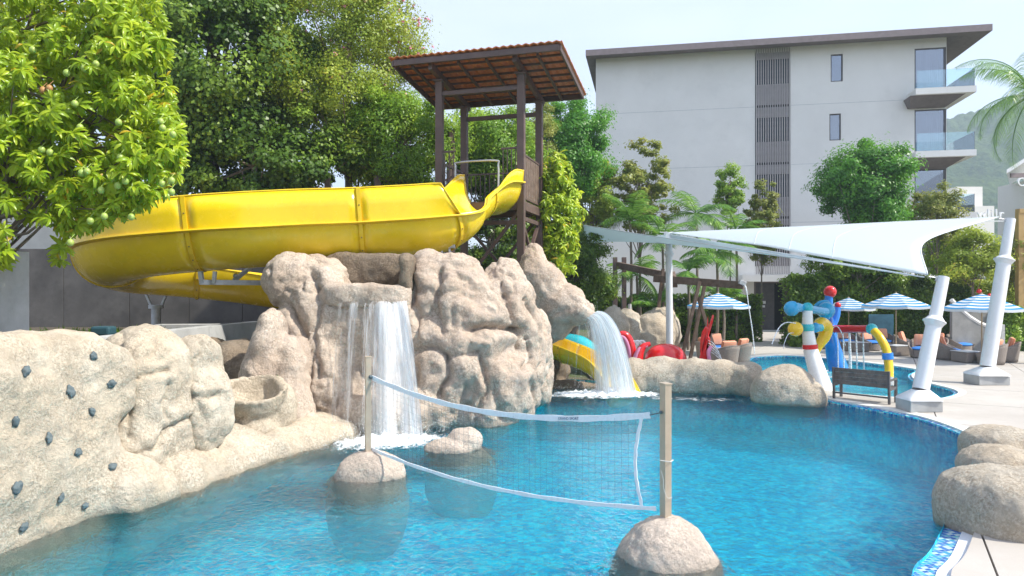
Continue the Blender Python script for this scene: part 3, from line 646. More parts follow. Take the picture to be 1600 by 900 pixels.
# climbing holds, each bolted to the wall where it stands
def hold_mesh(seed):
    v, f = ICO[0].copy(), ICO[1]; v = v * np.array([1, .75, .55]); v[:, 2] = np.maximum(v[:, 2], -.15)
    v = v + v * (perlin(v * 1.6 + seed * 9) * .55)[:, None]; v -= np.array([.25, 0, 0]) * np.exp(-((v[:, :1] - .2) ** 2 + v[:, 1:2] ** 2) / .05) * np.array([0, 0, 1]) * 1.6
    me = bpy.data.meshes.new('climbing_hold'); me.from_pydata(v.tolist(), [], [tuple(q) for q in f]); me.polygons.foreach_set('use_smooth', [True] * len(f)); me.materials.append(M['hold']); return me
hm = [hold_mesh(i) for i in range(4)]
wall_o = [o for o in bpy.data.objects if o.name.startswith('climbing_wall')][0]
for i, (px, py) in enumerate([(40, 580), (145, 556), (110, 612), (174, 600), (23, 658), (143, 643), (75, 685), (121, 706), (174, 729), (25, 761), (94, 778), (132, 790), (35, 823)]):
    h, nn = hit(CW, px, py)
    if h is None: continue
    o = bpy.data.objects.new('climbing_hold', hm[i % 4]); COL.objects.link(o); o.parent = wall_o; o.location = h - Vector(wall_o.location) + nn * .01
    q = nn.to_track_quat('Z', 'Y') @ Quaternion((0, 0, 1), RNG.uniform(0, 6.28)); o.rotation_euler = q.to_euler(); s = RNG.uniform(.05, .074); o.scale = (s * (1.35 if i in (4,) else 1), s, s)

# ------------------------------------------------------------------ falling water and foam
def fall_mat(name, dens, su, sv):
    m, n, l, p = newmat(name); uv = n.new('ShaderNodeAttribute'); uv.attribute_name = 'u'; vv = n.new('ShaderNodeAttribute'); vv.attribute_name = 'v'; dd = n.new('ShaderNodeAttribute'); dd.attribute_name = 'd'
    cx = n.new('ShaderNodeCombineXYZ'); l.new(math_(n, l, 'MULTIPLY', uv.outputs['Fac'], su), cx.inputs[0]); l.new(math_(n, l, 'MULTIPLY', vv.outputs['Fac'], sv), cx.inputs[1])
    a = noise(n, l, cx.outputs[0], 1, 6, .65); cx2 = n.new('ShaderNodeCombineXYZ')
    l.new(math_(n, l, 'MULTIPLY', uv.outputs['Fac'], su * 4), cx2.inputs[0]); l.new(math_(n, l, 'MULTIPLY', vv.outputs['Fac'], sv * 5), cx2.inputs[1]); b = noise(n, l, cx2.outputs[0], 1, 4, .7)
    s = math_(n, l, 'ADD', math_(n, l, 'MULTIPLY', a, .62), math_(n, l, 'MULTIPLY', b, .38))
    thr = mrange(n, l, dd.outputs['Fac'], 0, 1, .70, .34)
    f = math_(n, l, 'MULTIPLY', math_(n, l, 'SUBTRACT', s, thr), 5.0); f = mrange(n, l, f, 0, 1, 0, dens)
    f = math_(n, l, 'MULTIPLY', f, mrange(n, l, dd.outputs['Fac'], 0, .08))
    tr = n.new('ShaderNodeBsdfTransparent'); mx = n.new('ShaderNodeMixShader'); p.inputs['Base Color'].default_value = (.88, .91, .94, 1); p.inputs['Roughness'].default_value = .45
    tl = n.new('ShaderNodeBsdfTranslucent'); tl.inputs[0].default_value = (.9, .93, .96, 1); m2 = n.new('ShaderNodeMixShader'); m2.inputs[0].default_value = .45; l.new(p.outputs[0], m2.inputs[1]); l.new(tl.outputs[0], m2.inputs[2])
    l.new(f, mx.inputs[0]); l.new(tr.outputs[0], mx.inputs[1]); l.new(m2.outputs[0], mx.inputs[2]); l.new(mx.outputs[0], n['Material Output'].inputs[0]); return m
M['fall'] = fall_mat('falling_water', .95, 13, .9); M['fall2'] = fall_mat('falling_water_veil', .75, 26, .8)
def sheet(name, fn, dens, nu=90, nv=60, mat=None, parent=None, ruff=.03, seed=0):
    V = []; A = dict(u=[], v=[], d=[])
    for i in range(nu):
        u = i / (nu - 1)
        for j in range(nv):
            v = j / (nv - 1); q = fn(u, v); w = perlin(np.array([[u * 14 + seed, v * 2, seed]]))[0]
            q = q + Vector((0, -1, 0)) * w * ruff * (1 + 2.5 * v); V.append(tuple(q)); A['u'].append(u + seed); A['v'].append(v + seed * .3); A['d'].append(dens(u, v))
    o0 = org(parent) if parent else Vector(); idx = np.arange(nu * nv).reshape(nu, nv); F = np.stack([idx[:-1, :-1], idx[:-1, 1:], idx[1:, 1:], idx[1:, :-1]], -1).reshape(-1, 4)
    return meshobj(name, npmesh(name, np.array(V) - np.array(o0), F, mat or M['fall'], True, A), parent)
ss = lambda a, b, x: (lambda t: t * t * (3 - 2 * t))(min(1, max(0, (x - a) / (b - a))))
wf = thing('waterfall', (-2.2, 14.2, 0), 'broad white waterfall dropping from the rock lip beside the left net post', 'waterfall')
def f1(off, spread):
    def fn(u, v):
        a = W(526 + 112 * u, 468, 14.86 + off * .6 + .02 * math.sin(u * 17)); drift = (.02 + .50 * ss(.35, 1, u)) * spread; z0 = a.z
        return Vector((a.x + drift * v ** .85 + off * .1, a.y - (.75 + .35 * u + .08 * math.sin(u * 21)) * v ** .62, z0 * (1 - v ** 1.25) - .02))
    return fn
edge = lambda u: ss(0, .04, u) * ss(0, .04, 1 - u)
d1 = lambda u, v: edge(u) * (.66 + .14 * math.sin(u * 31) - .12 * v - .25 * ss(.3, .4, u) * (1 - ss(.44, .5, u)) + (.42 - .08 * v) * ss(.42 - .06 * v, .62, u)) * (.35 + .65 * ss(0, .10, u)) 
sheet('water_curtain', f1(0, 1), d1, parent=wf, seed=1); sheet('water_curtain', f1(.10, .82), lambda u, v: d1(u, v) * .8, parent=wf, seed=2, mat=M['fall2'])
sheet('water_curtain', f1(-.1, 1.05), lambda u, v: d1(u, v) * .72, parent=wf, seed=3, mat=M['fall2'])
wf2 = thing('waterfall', (2.6, 20, 0), 'arching white waterfall pouring from the rock spout over the yellow slide exit', 'waterfall')
def f2(off, sp):
    def fn(u, v):
        a = W(902 + 32 * u, 506 - 22 * u, 19.0 + off * .4 + .3 * (1 - u)); dx = (-.62 + 1.80 * u ** .7) * sp
        return Vector((a.x + dx * v ** .62, a.y - .15 * v + .5 * v, a.z * (1 - v ** 1.45) - .02))
    return fn
d2 = lambda u, v: edge(u) * (.50 + .75 * ss(.28, .60, u)) * (.85 + .15 * ss(.9, .2, v) if v < .9 else .9)
for k, (o_, s_) in enumerate(((0, 1), (.25, .93), (-.25, 1.0), (.5, .85))): sheet('water_curtain', f2(o_, s_), lambda u, v: d2(u, v) * (1 - .1 * k), parent=wf2, seed=5 + k, mat=M['fall'] if k % 2 else M['fall2'], nu=70)
def foam_mat():
    m, n, l, p = newmat('white_foam'); dd = n.new('ShaderNodeAttribute'); dd.attribute_name = 'd'; v = pos(n)
    s = math_(n, l, 'ADD', math_(n, l, 'MULTIPLY', noise(n, l, v, 5, 6, .7, .6), .7), math_(n, l, 'MULTIPLY', noise(n, l, v, 26, 4, .7), .3))
    f = math_(n, l, 'SUBTRACT', s, mrange(n, l, dd.outputs['Fac'], 0, 1, .78, .28)); f = mrange(n, l, f, 0, .16, 0, .95)
    tr = n.new('ShaderNodeBsdfTransparent'); mx = n.new('ShaderNodeMixShader'); p.inputs['Base Color'].default_value = (.86, .90, .93, 1); p.inputs['Roughness'].default_value = .6
    l.new(bump(n, l, noise(n, l, v, 30, 4), .6, .03), p.inputs['Normal'])
    l.new(f, mx.inputs[0]); l.new(tr.outputs[0], mx.inputs[1]); l.new(p.outputs[0], mx.inputs[2]); l.new(mx.outputs[0], n['Material Output'].inputs[0]); return m
M['foam'] = foam_mat()
def foam(name, c, rx, ry, yaw, h, label, drops, dens=1.0):
    root = tag(meshobj(name, None) if False else bpy.data.objects.new(name, None)); COL.objects.link(root); root.location = (c[0], c[1], 0); tag(root, label, 'foam')
    n_ = 70; g = np.linspace(-1, 1, n_); X, Y = np.meshgrid(g, g); r = np.sqrt(X ** 2 + Y ** 2); ca, sa = math.cos(yaw), math.sin(yaw)
    x = X * rx; y = Y * ry; P = np.stack([(x * ca - y * sa).ravel(), (x * sa + y * ca).ravel(), 0 * x.ravel()], 1); wp = P + np.array([c[0], c[1], 0])
    fo = np.clip(1 - r.ravel(), 0, 1); P[:, 2] = .012 + h * fo ** 1.5 * (.5 + np.abs(fbm(wp * 5, 4)) * 1.6)
    idx = np.arange(n_ * n_).reshape(n_, n_); F = np.stack([idx[:-1, :-1], idx[:-1, 1:], idx[1:, 1:], idx[1:, :-1]], -1).reshape(-1, 4)
    d = np.clip(fo * 1.5, 0, 1) * dens
    o = meshobj('foam_patch', npmesh('foam_patch', P, F, M['foam'], True, dict(d=d)), root); o['kind'] = 'stuff'
    v0 = np.array([(1, 0, 0), (-1, 0, 0), (0, 1, 0), (0, -1, 0), (0, 0, 1), (0, 0, -1)], float); f0 = np.array([(0, 2, 4), (2, 1, 4), (1, 3, 4), (3, 0, 4), (2, 0, 5), (1, 2, 5), (3, 1, 5), (0, 3, 5)])
    rr = RNG.normal(size=(drops, 2)) * .42; q = np.stack([rr[:, 0] * rx, rr[:, 1] * ry], 1); q = np.stack([q[:, 0] * ca - q[:, 1] * sa, q[:, 0] * sa + q[:, 1] * ca, RNG.exponential(h * .9 + .02, drops)], 1)
    s = RNG.uniform(.003, .009, drops); V = (v0[None] * s[:, None, None] + q[:, None, :]).reshape(-1, 3); Fd = (f0[None] + 6 * np.arange(drops)[:, None, None]).reshape(-1, 3)
    o = meshobj('spray_drops', npmesh('spray_drops', V, Fd, M['white_fg']), root); o['kind'] = 'stuff'; return root
foam('splash_foam', (-2.35, 13.55), 1.8, 1.0, .3, .16, 'white churned foam where the broad waterfall lands beside the left net post rock', 2600)
foam('splash_foam', (2.6, 19.6), 2.6, 1.1, 0, .14, 'white churned foam below the arching waterfall and slide exit', 1800)
foam('splash_foam', (4.9, 18.9), 2.9, .55, -.10, .015, 'thin streak of foam drifting right from the slide exit toward the ledge', 60, .55)
# ------------------------------------------------------------------ yellow slide
def slide(root, path, joints, ho, hi, Rr, nseg=7, edge=True, wallout=.06):
    C = catmull(path, nseg); n = len(C); fr = []
    for i, p in enumerate(C):
        t = (C[min(i + 1, n - 1)] - C[max(i - 1, 0)]); th_ = Vector((t.x, t.y, 0)).normalized(); left = Vector((-th_.y, th_.x, 0)); tt = t.normalized(); up = tt.cross(left) * -1
        if up.z < 0: up = -up
        fr.append((p, left, up, tt))
    def prof(i):
        p, left, up, t = fr[i]; q = []
        h2 = hi(i / nseg)
        if h2 > .03: q.append((-Rr - .10 * min(1, h2), Rr + h2)); q.append((-Rr - .07 * min(1, h2), Rr + h2 * .5))
        else: q.append((-Rr - .005, Rr + .02)); q.append((-Rr, Rr + .01))
        for k in range(17):
            a = math.pi + math.pi * k / 16; q.append((Rr * math.cos(a), Rr + Rr * math.sin(a)))
        h1 = max(.02, ho(i / nseg)); q += [(Rr + wallout * min(1, h1 / .2), Rr + .02), (Rr + wallout + .01, Rr + h1 * .5), (Rr + wallout + .03, Rr + h1)]
        return [p + left * s + up * z for s, z in q]
    rows = [prof(i) for i in range(n)]
    js = [0] + [int(j * nseg) for j in joints] + [n - 1]
    for a, b_ in zip(js[:-1], js[1:]):
        if b_ <= a: continue
        mb = MB(); mb.grid(rows[a:b_ + 1]); s = mb.build('slide_section', M['yellow'], root, True, solid=.022)
        # rolled lips on both rims and the bolted flange along the seam of trough and upper wall
        mb = MB(); mb.tube([r[-1] for r in rows[a:b_ + 1]], .022, 6); mb.build('rim_lip', M['yellow_edge'], s, True); mb = MB(); mb.tube([r[0] for r in rows[a:b_ + 1]], .022, 6); mb.build('rim_lip', M['yellow_edge'], s, True)
        if edge:
            mb = MB(); out = []
            for i in range(a, b_ + 1):
                p, left, up, t = fr[i]; c = p + left * (Rr + .0) + up * (Rr - .005)
                out.append([c + up * .03, c + left * .13 + up * .03, c + left * .14 - up * .0, c + left * .02 - up * .035])
            mb.grid([r + [r[0]] for r in out]); mb.build('seam_flange', M['yellow_edge'], s, False)
    for j in js[1:-1]:
        mb = MB(); bo = MB(); p, left, up, t = fr[j]; a = []; 
        for s_ in (-.045, .045):
            a.append([q + t * s_ for q in rows[j]]); 
        outer = []
        for s_ in (-.045, .045):
            r = []
            for k, q in enumerate(rows[j]):
                cen = p + up * Rr; dr = (q - cen); dr -= t * dr.dot(t); dr.normalize()
                if k < 2: dr = -left
                if k >= 19: dr = left
                r.append(q + dr * .035 + t * s_)
            outer.append(r)
        for i in range(len(rows[j]) - 1):
            mb.add([outer[0][i], outer[0][i + 1], outer[1][i + 1], outer[1][i]], [(0, 1, 2, 3)])
            mb.add([a[0][i], a[0][i + 1], outer[0][i + 1], outer[0][i]], [(0, 1, 2, 3)]); mb.add([a[1][i], a[1][i + 1], outer[1][i + 1], outer[1][i]], [(0, 1, 2, 3)])
            if i % 2 == 0: bo.ball((outer[0][i] + outer[1][i]) / 2, .018, 6, 4)
        f = mb.build('joint_flange', M['yellow_edge'], root); q = bo.build('bolt_row', M['bolt'], f); q['kind'] = 'stuff'
    return C, fr, rows
ysl = thing('water_slide', (-6, 18, 0), 'big curving yellow open water slide sweeping left from the tower and back under itself', 'water slide')
SP = [(-.50, 20.25, 5.10), (-.85, 19.45, 4.98), (-1.25, 18.65, 4.50), (-1.75, 17.8, 3.90), (-3.4, 17.35, 3.68), (-5.2, 17.0, 3.57), (-7.0, 16.5, 3.42), (-8.6, 16.45, 3.25), (-9.75, 17.2, 3.06), (-10.0, 18.4, 2.88), (-9.2, 19.6, 2.76), (-7.8, 20.0, 2.58), (-6, 20.05, 2.33), (-3.9, 20.0, 2.1)]
def ho(t):
    if t < 2.86: return .30 * (1 - ss(.5, 1.5, t)) + .03
    if t < 9.6: return .80 - .06 * ss(5, 7, t)
    return max(.02, .74 * (1 - ss(9.6, 10.2, t)))
def hi_(t):
    return .02 + .3 * (1 - ss(.3, 1.2, t)) + .58 * ss(1.9, 2.5, t) * (1 - ss(3.1, 4.3, t))
SC_, SF, SR = slide(ysl, SP, [1.43, 2.86, 4.15, 6.15, 8.15, 10.3, 12.0], ho, hi_, .87, 7)
def bracket(i, ln, name='support_bracket'):
    p, left, up, t = SF[i]; b = MB()
    for s_ in (-.35, .35): b.bar(p + left * s_ + t * 0 - Vector((0, 0, -.02)), p + left * s_ - Vector((0, 0, .26)), .06, .09)
    b.bar(p - left * .5 - Vector((0, 0, .27)), p + left * .5 - Vector((0, 0, .27)), .14, .10); return b.build(name, M['galv'], ysl)
# long galvanised arms from the rock
def arm(p, q, s=.13, mat=None, name='support_arm'):
    b = MB(); b.bar(p, q, s, s * .9); return b.build(name, mat or M['galv'], ysl)
arm(W(312, 441, 16.3), W(420, 442, 17.2)); arm(W(366, 438, 17), W(396, 414, 17.6), .09)
arm(W(313, 424, 16.3), W(316, 443, 16.3), .1, name='bracket_strut'); arm(W(336, 424, 16.3), W(334, 443, 16.3), .08, name='bracket_strut'); b = MB(); b.ball(W(368, 431, 16.9), .06); b.build('pivot_bolt', M['galv'], ysl)
arm(W(555, 402, 17.2), W(706, 402, 17.4), .15, M['galv'])
for q in (672, 690, 702): arm(W(q, 385, 17.5), W(q + 1, 402, 17.4), .05, name='bracket_strut')
b = MB(); b.box(W(690, 385, 17.6), (.7, .4, .1), None, .02); b.build('support_bracket', M['galv'], ysl)
b = MB(); gx = W(244, 470, 20.0); b.tube([(gx.x, gx.y, 1.7), (gx.x, gx.y, 2.5)], .13, 16); b.tube([(gx.x, gx.y, 2.42), (gx.x, gx.y, 2.52)], .2, 16)
for s_ in (-.3, .3): b.bar((gx.x + s_ * .5, gx.y, 2.5), (gx.x + s_, gx.y, 2.85), .06)
b.build('support_column', M['galv'], ysl, True)
ex = thing('slide_exit', (2.0, 21, 0), 'short yellow slide chute ending in the pool under the right waterfall', 'water slide')
slide(ex, [(.7, 22.5, .98), (1.3, 21.9, .82), (1.9, 21.35, .62), (2.45, 20.85, .38), (2.8, 20.4, .02), (3.0, 20.0, -.4)], [1.6], lambda t: .04, lambda t: .04, .50, 7, False, .02)
tt_ = thing('teal_tube_slide', (2.3, 25.2, .1), 'small teal tube slide seen behind the right waterfall', 'water slide')
b = MB(); pth = catmull([(2.1, 25.8, .9), (2.5, 25.3, .82), (2.9, 24.8, .45), (3.2, 24.4, .05)], 5); rows = []
for i, p in enumerate(pth):
    t = (pth[min(i + 1, len(pth) - 1)] - pth[max(i - 1, 0)]).normalized(); lf = Vector((-t.y, t.x, 0)).normalized(); up = lf.cross(t) * -1; up = up if up.z > 0 else -up
    rows.append([p + (lf * math.cos(a) + up * math.sin(a)) * .42 for a in [math.pi * 2 * k / 20 for k in range(21)]])
b.grid(rows); b.build('tube_shell', M['teal'], tt_, True, solid=.03)

# ------------------------------------------------------------------ slide tower
tw = thing('slide_tower', (.26, 20, 0), 'brown steel slide tower with a tilted clay tile roof above the rocks', 'tower')
TO = Vector((.262, 20, 0)); TU = Vector((.9605, -.2783, 0)); TV = Vector((.2783, .9605, 0)); TWd, TD = 2.489, 2.125; Z0, SL = 9.115, .121
def T(u, v, z): return TO + TU * u + TV * v + Vector((0, 0, z))
def tb(name, segs, mat=M['brown_steel'], w=.1, h=None, par=tw, each=False, bev=0):
    if each:
        for p, q in segs: b = MB(); b.bar(p, q, w, h or w, bev=bev); o = b.build(name, mat, par)
        return o
    b = MB()
    for p, q in segs: b.bar(p, q, w, h or w, bev=bev)
    return b.build(name, mat, par)
yawT = math.atan2(TU.y, TU.x)
for u, v in ((0, 0), (-TWd, 0), (0, TD), (-TWd, TD)):
    z1 = Z0 - SL * v; c = T(u, v, z1 / 2); b = MB(); b.box(c, (.21, .19, z1), (0, 0, yawT), .01); p = b.build('post', M['brown_steel'], tw)
    b = MB(); b.box(T(u, v, z1 - .04), (.3, .3, .05), (0, 0, yawT)); b.build('cap_plate', M['brown_steel'], p)
zr = lambda v, k=.2: Z0 + k - SL * v
A_, B_, C_, E_ = 1.304, .828, 2.609, 1.105
tb('head_beam', [(T(-TWd, 0, Z0 - .42), T(0, 0, Z0 - .42)), (T(-TWd, TD, Z0 - .68), T(0, TD, Z0 - .68))], w=.12, each=True)
for u in (-TWd, 0): tb('main_rafter', [(T(u, -B_ + .12, zr(-B_, .1)), T(u, C_ - .05, zr(C_, .1)))], w=.12, h=.2)
for u in (-TWd - .55, -TWd * .66, -TWd * .33, .65): tb('rafter', [(T(u, -B_ + .1, zr(-B_, .14)), T(u, C_ - .1, zr(C_, .14)))], w=.06, h=.09)
nP = 8
for k in range(nP + 1):
    v = -B_ + (B_ + C_) * k / nP; tb('purlin', [(T(-TWd - E_ + .05, v, zr(v, .225)), T(A_ - .02, v, zr(v, .225)))], w=.045 if 0 < k < nP else .1, h=.06 if 0 < k < nP else .16)
for u in (-TWd - E_, A_): tb('barge_board', [(T(u, -B_ - .02, zr(-B_, .22)), T(u, C_ + .02, zr(C_, .22)))], w=.05, h=.17)
nu = 12; wt = (A_ + E_ + TWd + .16) / nu; lt = (B_ + C_ + .2) / nP
def tile_mesh():
    V = []; F = []; m = 9
    for zz in (0, -.018):
        for j in (0, 1):
            for i in range(m):
                x = -wt / 2 + wt * i / (m - 1); V.append((x, -lt * .54 + lt * 1.08 * j, zz + .022 * math.sin(2 * math.pi * 2 * i / (m - 1)) + (.03 if j == 0 else 0) * 1))
    for i in range(m - 1):
        F += [(i, i + 1, m + i + 1, m + i), (2 * m + i, 3 * m + i, 3 * m + i + 1, 2 * m + i + 1), (i, 2 * m + i, 2 * m + i + 1, i + 1), (m + i, m + i + 1, 3 * m + i + 1, 3 * m + i)]
    F += [(0, m, 3 * m, 2 * m), (m - 1, 3 * m - 1, 4 * m - 1, 2 * m - 1)]
    me = bpy.data.meshes.new('roof_tile'); me.from_pydata(V, [], F); me.materials.append(M['tile_roof']); return me
tm = tile_mesh()
for i in range(nu):
    for j in range(nP):
        u = -TWd - E_ - .08 + wt * (i + .5); v = -B_ - .1 + lt * (j + .5)
        o = bpy.data.objects.new('roof_tile', tm); COL.objects.link(o); o.parent = tw; o.location = T(u, v, zr(v, .33)) - org(tw)
        o.rotation_euler = (Matrix.Rotation(yawT, 3, 'Z') @ Matrix.Rotation(-math.atan(SL) + RNG.uniform(-.006, .006), 3, 'X')).to_euler()
PZ = 5.49
for k in range(12):
    v = TD * (k + .5) / 12; b = MB(); b.box(T(-TWd / 2, v, PZ - .02), (TWd + .1, TD / 12 - .015, .045), (0, 0, yawT)); b.build('deck_plank', M['timber'], tw)
tb('floor_beam', [(T(-TWd, 0, PZ - .15), T(0, 0, PZ - .15)), (T(-TWd, TD, PZ - .15), T(0, TD, PZ - .15)), (T(0, 0, PZ - .15), T(0, TD, PZ - .15)), (T(-TWd, 0, PZ - .15), T(-TWd, TD, PZ - .15))], w=.14, h=.22, each=True)
tb('floor_beam', [(T(-TWd, 0, PZ - .62), T(0, 0, PZ - .62)), (T(0, 0, PZ - .5), T(0, TD, PZ - .5))], w=.10, h=.12, each=True)
tb('brace', [(T(-.05, 0, PZ - .3), T(-1.75, 0, PZ - 2.4)), (T(-TWd, 0, PZ - 1.2), T(-.9, 0, PZ - 2.9)), (T(-.05, TD, PZ - .3), T(-2.3, TD, PZ - 3)), (T(-TWd, TD, PZ - .4), T(0, TD, PZ - 3.2)), (T(0, .1, PZ - 2.2), T(0, TD, PZ - .4)), (T(0, .1, PZ - .6), T(0, TD, PZ - 2.4))], w=.09, each=True)
def rail(p, q, n, name='balustrade', h=1.05, w=.03, solid=False, root=tw):
    r = MB(); r.bar(p + Vector((0, 0, h)), q + Vector((0, 0, h)), .06, .05); ro = r.build('top_rail', M['brown_steel'], root); r = MB(); r.bar(p + Vector((0, 0, .1)), q + Vector((0, 0, .1)), .05, .05); r.build('bottom_rail', M['brown_steel'], root)
    for k in range(n):
        c = p.lerp(q, (k + .5) / n); b = MB(); b.bar(c + Vector((0, 0, .1)), c + Vector((0, 0, h)), w if not solid else (q - p).length / n - .02, w * .7 if not solid else .025, up=(q - p).normalized().cross(Vector((0, 0, 1))) if solid else (0, 1, 0)); b.build('baluster', M['brown_steel'] if not solid else M['timber'], ro)
rail(T(0, .1, PZ), T(0, TD - .1, PZ), 9, h=1.35, solid=True)
rail(T(-TWd, TD, PZ), T(0, TD, PZ), 16, h=1.15); rail(T(-.6, 0, PZ), T(-.1, 0, PZ), 4, h=1.5); rail(T(-TWd, 0, PZ), T(-TWd, TD, PZ), 9, h=1.2)
rail(T(-TWd + .1, 0, PZ), T(-TWd + .5, 0, PZ), 3, h=1.5)
b = MB(); zt = PZ + 1.15; b.tube(catmull([T(-1.95, -.1, PZ + .3), T(-1.95, -.1, zt - .15), T(-1.85, -.1, zt), T(-.75, -.1, zt), T(-.65, -.1, zt - .15), T(-.65, -.1, PZ + .3)], 5), .028, 8); b.tube([T(-1.95, -.1, zt - .35), T(-1.75, -.1, zt - .35), T(-1.75, -.1, PZ + .4)], .02, 8); b.build('entry_hoop', M['galv'], tw, True)
st = thing('tower_stair', (-5, 22.5, 1.7), 'brown steel stair with railings climbing from behind the slide up to the tower', 'stair')
S0, S1 = Vector((-6.8, 23.6, 3.0)), T(-TWd - .05, TD * .8, PZ)
tb('stringer', [(S0, S1), (S0 + Vector((.1, 1.0, 0)), S1 + Vector((.1, 1.0, 0)))], w=.08, h=.25, par=st, each=True)
for k in range(14):
    c = S0.lerp(S1, (k + .5) / 14) + Vector((.05, .5, .12)); b = MB(); b.box(c, (.3, 1.0, .04)); b.build('tread', M['timber'], st)
rail(S0 + Vector((0, 0, .1)), S1 + Vector((0, 0, .1)), 20, root=st)
for px, Y in ((512, 24), (590, 24), (545, 25), (705, 24.5)): b = MB(); q = W(px, 275, Y); b.box((q.x, q.y, (1.7 + q.z) / 2 + (.8 if px == 705 else 0)), (.22, .22, q.z - 1.7 + (1.6 if px == 705 else 0)), (0, 0, .3), .01); b.build('stair_post', M['brown_steel'], st)

# ------------------------------------------------------------------ volleyball net and its posts
def netpost(px, pt, pb, Y, label, yaw=.35):
    a, c = W(px, pt, Y), W(px, pb + 12, Y); r = thing('net_post', (c.x, c.y, c.z), label, 'net post', 'posts of the pool net')
    b = MB(); b.box(Vector((a.x, a.y, (a.z + c.z) / 2)), (.085, .115, a.z - c.z), (0, 0, yaw), .004); s = b.build('shaft', M['post'], r)
    b = MB(); b.box(Vector((a.x, a.y, a.z + .006)), (.1, .13, .014), (0, 0, yaw)); b.build('cap', M['post'], r); return r, a, c
pL, aL, cL = netpost(575, 558, 708, 11.3, 'champagne metal net post on the left rock, in front of the broad waterfall')
pR, aR, cR = netpost(1040, 600, 806, 7.95, 'champagne metal net post on the large foreground rock')
b = MB()
for z, t in ((cR.z + .72, .006),): b.add([], []); b.tube([(cR.x - .075, cR.y - .07, z + .01), (cR.x + .03, cR.y - .10, z), (cR.x + .08, cR.y - .03, z + .005)], .006, 6)
b.tube(catmull([(cR.x - .07, cR.y - .085, cR.z + .62), (cR.x - .045, cR.y - .09, cR.z + .52), (cR.x - .04, cR.y - .092, cR.z + .42), (cR.x + .0, cR.y - .09, cR.z + .32), (cR.x + .06, cR.y - .06, cR.z + .31)], 5), .003, 5)
b.build('tie_cord', M['rope'], pR, True)
net = thing('volleyball_net', ((aL.x + aR.x) / 2, 9.6, .3), 'white bordered net sagging between the two metal posts across the pool', 'net')
N0 = Vector((aL.x + .07, aL.y - .02, 0)); N1 = Vector((aR.x - .10, aR.y + .03, 0))
def ntop(t): return 1.565 - .23 * (1 - (2 * t - 1) ** 2) - .02 * math.sin(math.pi * t)
def nbot(t): return .42 + .08 * t - .16 * (1 - (2 * t - 1) ** 2)
def nbow(t, w): return Vector((.35, .9, 0)).normalized() * (-.08) * math.sin(math.pi * t) * w
def NP(t, w, x0=.0): p = N0.lerp(N1, t) + nbow(t, 1); p.z = nbot(t) + (ntop(t) - nbot(t)) * w; return p
def tape(fn, hw, name, n=60, thick=.012, wr=.006):
    b = MB(); rows = []
    for i in range(n + 1):
        t = i / n; p = fn(t); d = (fn(min(1, t + .01)) - fn(max(0, t - .01))).normalized(); nn = d.cross(Vector((0, 0, 1)) if abs(d.z) < .8 else Vector((.8, -.6, 0)))
        nn.normalize(); u = nn.cross(d).normalized() ; off = nn * wr * math.sin(t * 40) ; k = hw * (1 + .12 * math.sin(t * 63))
        rows.append([p + u * k + nn * thick / 2 + off, p + u * k - nn * thick / 2 + off, p - u * k - nn * thick / 2 + off, p - u * k + nn * thick / 2 + off, p + u * k + nn * thick / 2 + off])
    b.grid(rows); return b.build(name, M['tape'], net, True)
tape(lambda t: NP(t * .985 + .0, 1), .036, 'top_tape'); tape(lambda t: NP(t, 0), .024, 'bottom_tape')
tape(lambda t: NP(.965 - .018 * math.sin(math.pi * t) ** 1.0, 1 - t), .018, 'side_tape', 30)
b = MB(); b.tube([NP(.98, 1), (aR.x - .04, aR.y, NP(1, 1).z + .03)], .008, 6); b.tube([NP(0, 1), (aL.x, aL.y - .04, NP(0, 1).z + .02)], .008, 6); b.tube([NP(0, 0), (aL.x, aL.y - .04, NP(0, 0).z)], .006, 6)
b.ball((aL.x + .05, aL.y - .04, 1.58), .035, 8, 6); b.ball((aR.x - .06, aR.y - .02, 1.60), .02, 8, 6); b.build('tie_cord', M['hold'], net)
b = MB(); nt = 54; rr = .0013
for k in range(1, nt):
    t = k / nt * .965; b.tube([NP(t, w) for w in (0, .25, .5, .75, 1)], rr, 4, False)
for k in range(1, 11): b.tube([NP(i / 40 * .955, k / 11) + Vector((0, 0, .006 * math.sin(i * 1.7 + k))) for i in range(41)], rr, 4, False)
o = b.build('net_mesh', M['cord'], net); o['kind'] = 'stuff'
def text(s, size, mat, parent, name, M4, extr=.001, xs_=1):
    cu = bpy.data.curves.new('t', 'FONT'); cu.body = s; cu.size = size; cu.extrude = extr; cu.align_x = 'CENTER'; cu.align_y = 'CENTER'; cu.resolution_u = 3
    o = bpy.data.objects.new('t', cu); COL.objects.link(o); me = bpy.data.meshes.new_from_object(o.evaluated_get(bpy.context.evaluated_depsgraph_get())); bpy.data.objects.remove(o)
    me.transform(Matrix.Diagonal((xs_, 1, 1, 1))); me.transform(M4); me.transform(Matrix.Translation(-org(parent))); me.materials.clear(); me.materials.append(mat); me.name = name; return meshobj(name, me, parent)
tl = .765; p = NP(tl, 1); d = (NP(tl + .02, 1) - NP(tl - .02, 1)).normalized(); nn = Vector((-.64, -.77, 0)).normalized(); nn = (nn - d * nn.dot(d)).normalized(); u = nn.cross(d).normalized(); 
if u.z < 0: u = -u
Mx = Matrix((d, u, nn)).transposed().to_4x4(); Mx.translation = p + nn * .016
text('GRAND SPORT', .045, M['ink'], net, 'printed_lettering', Mx, .0005, 1.0)
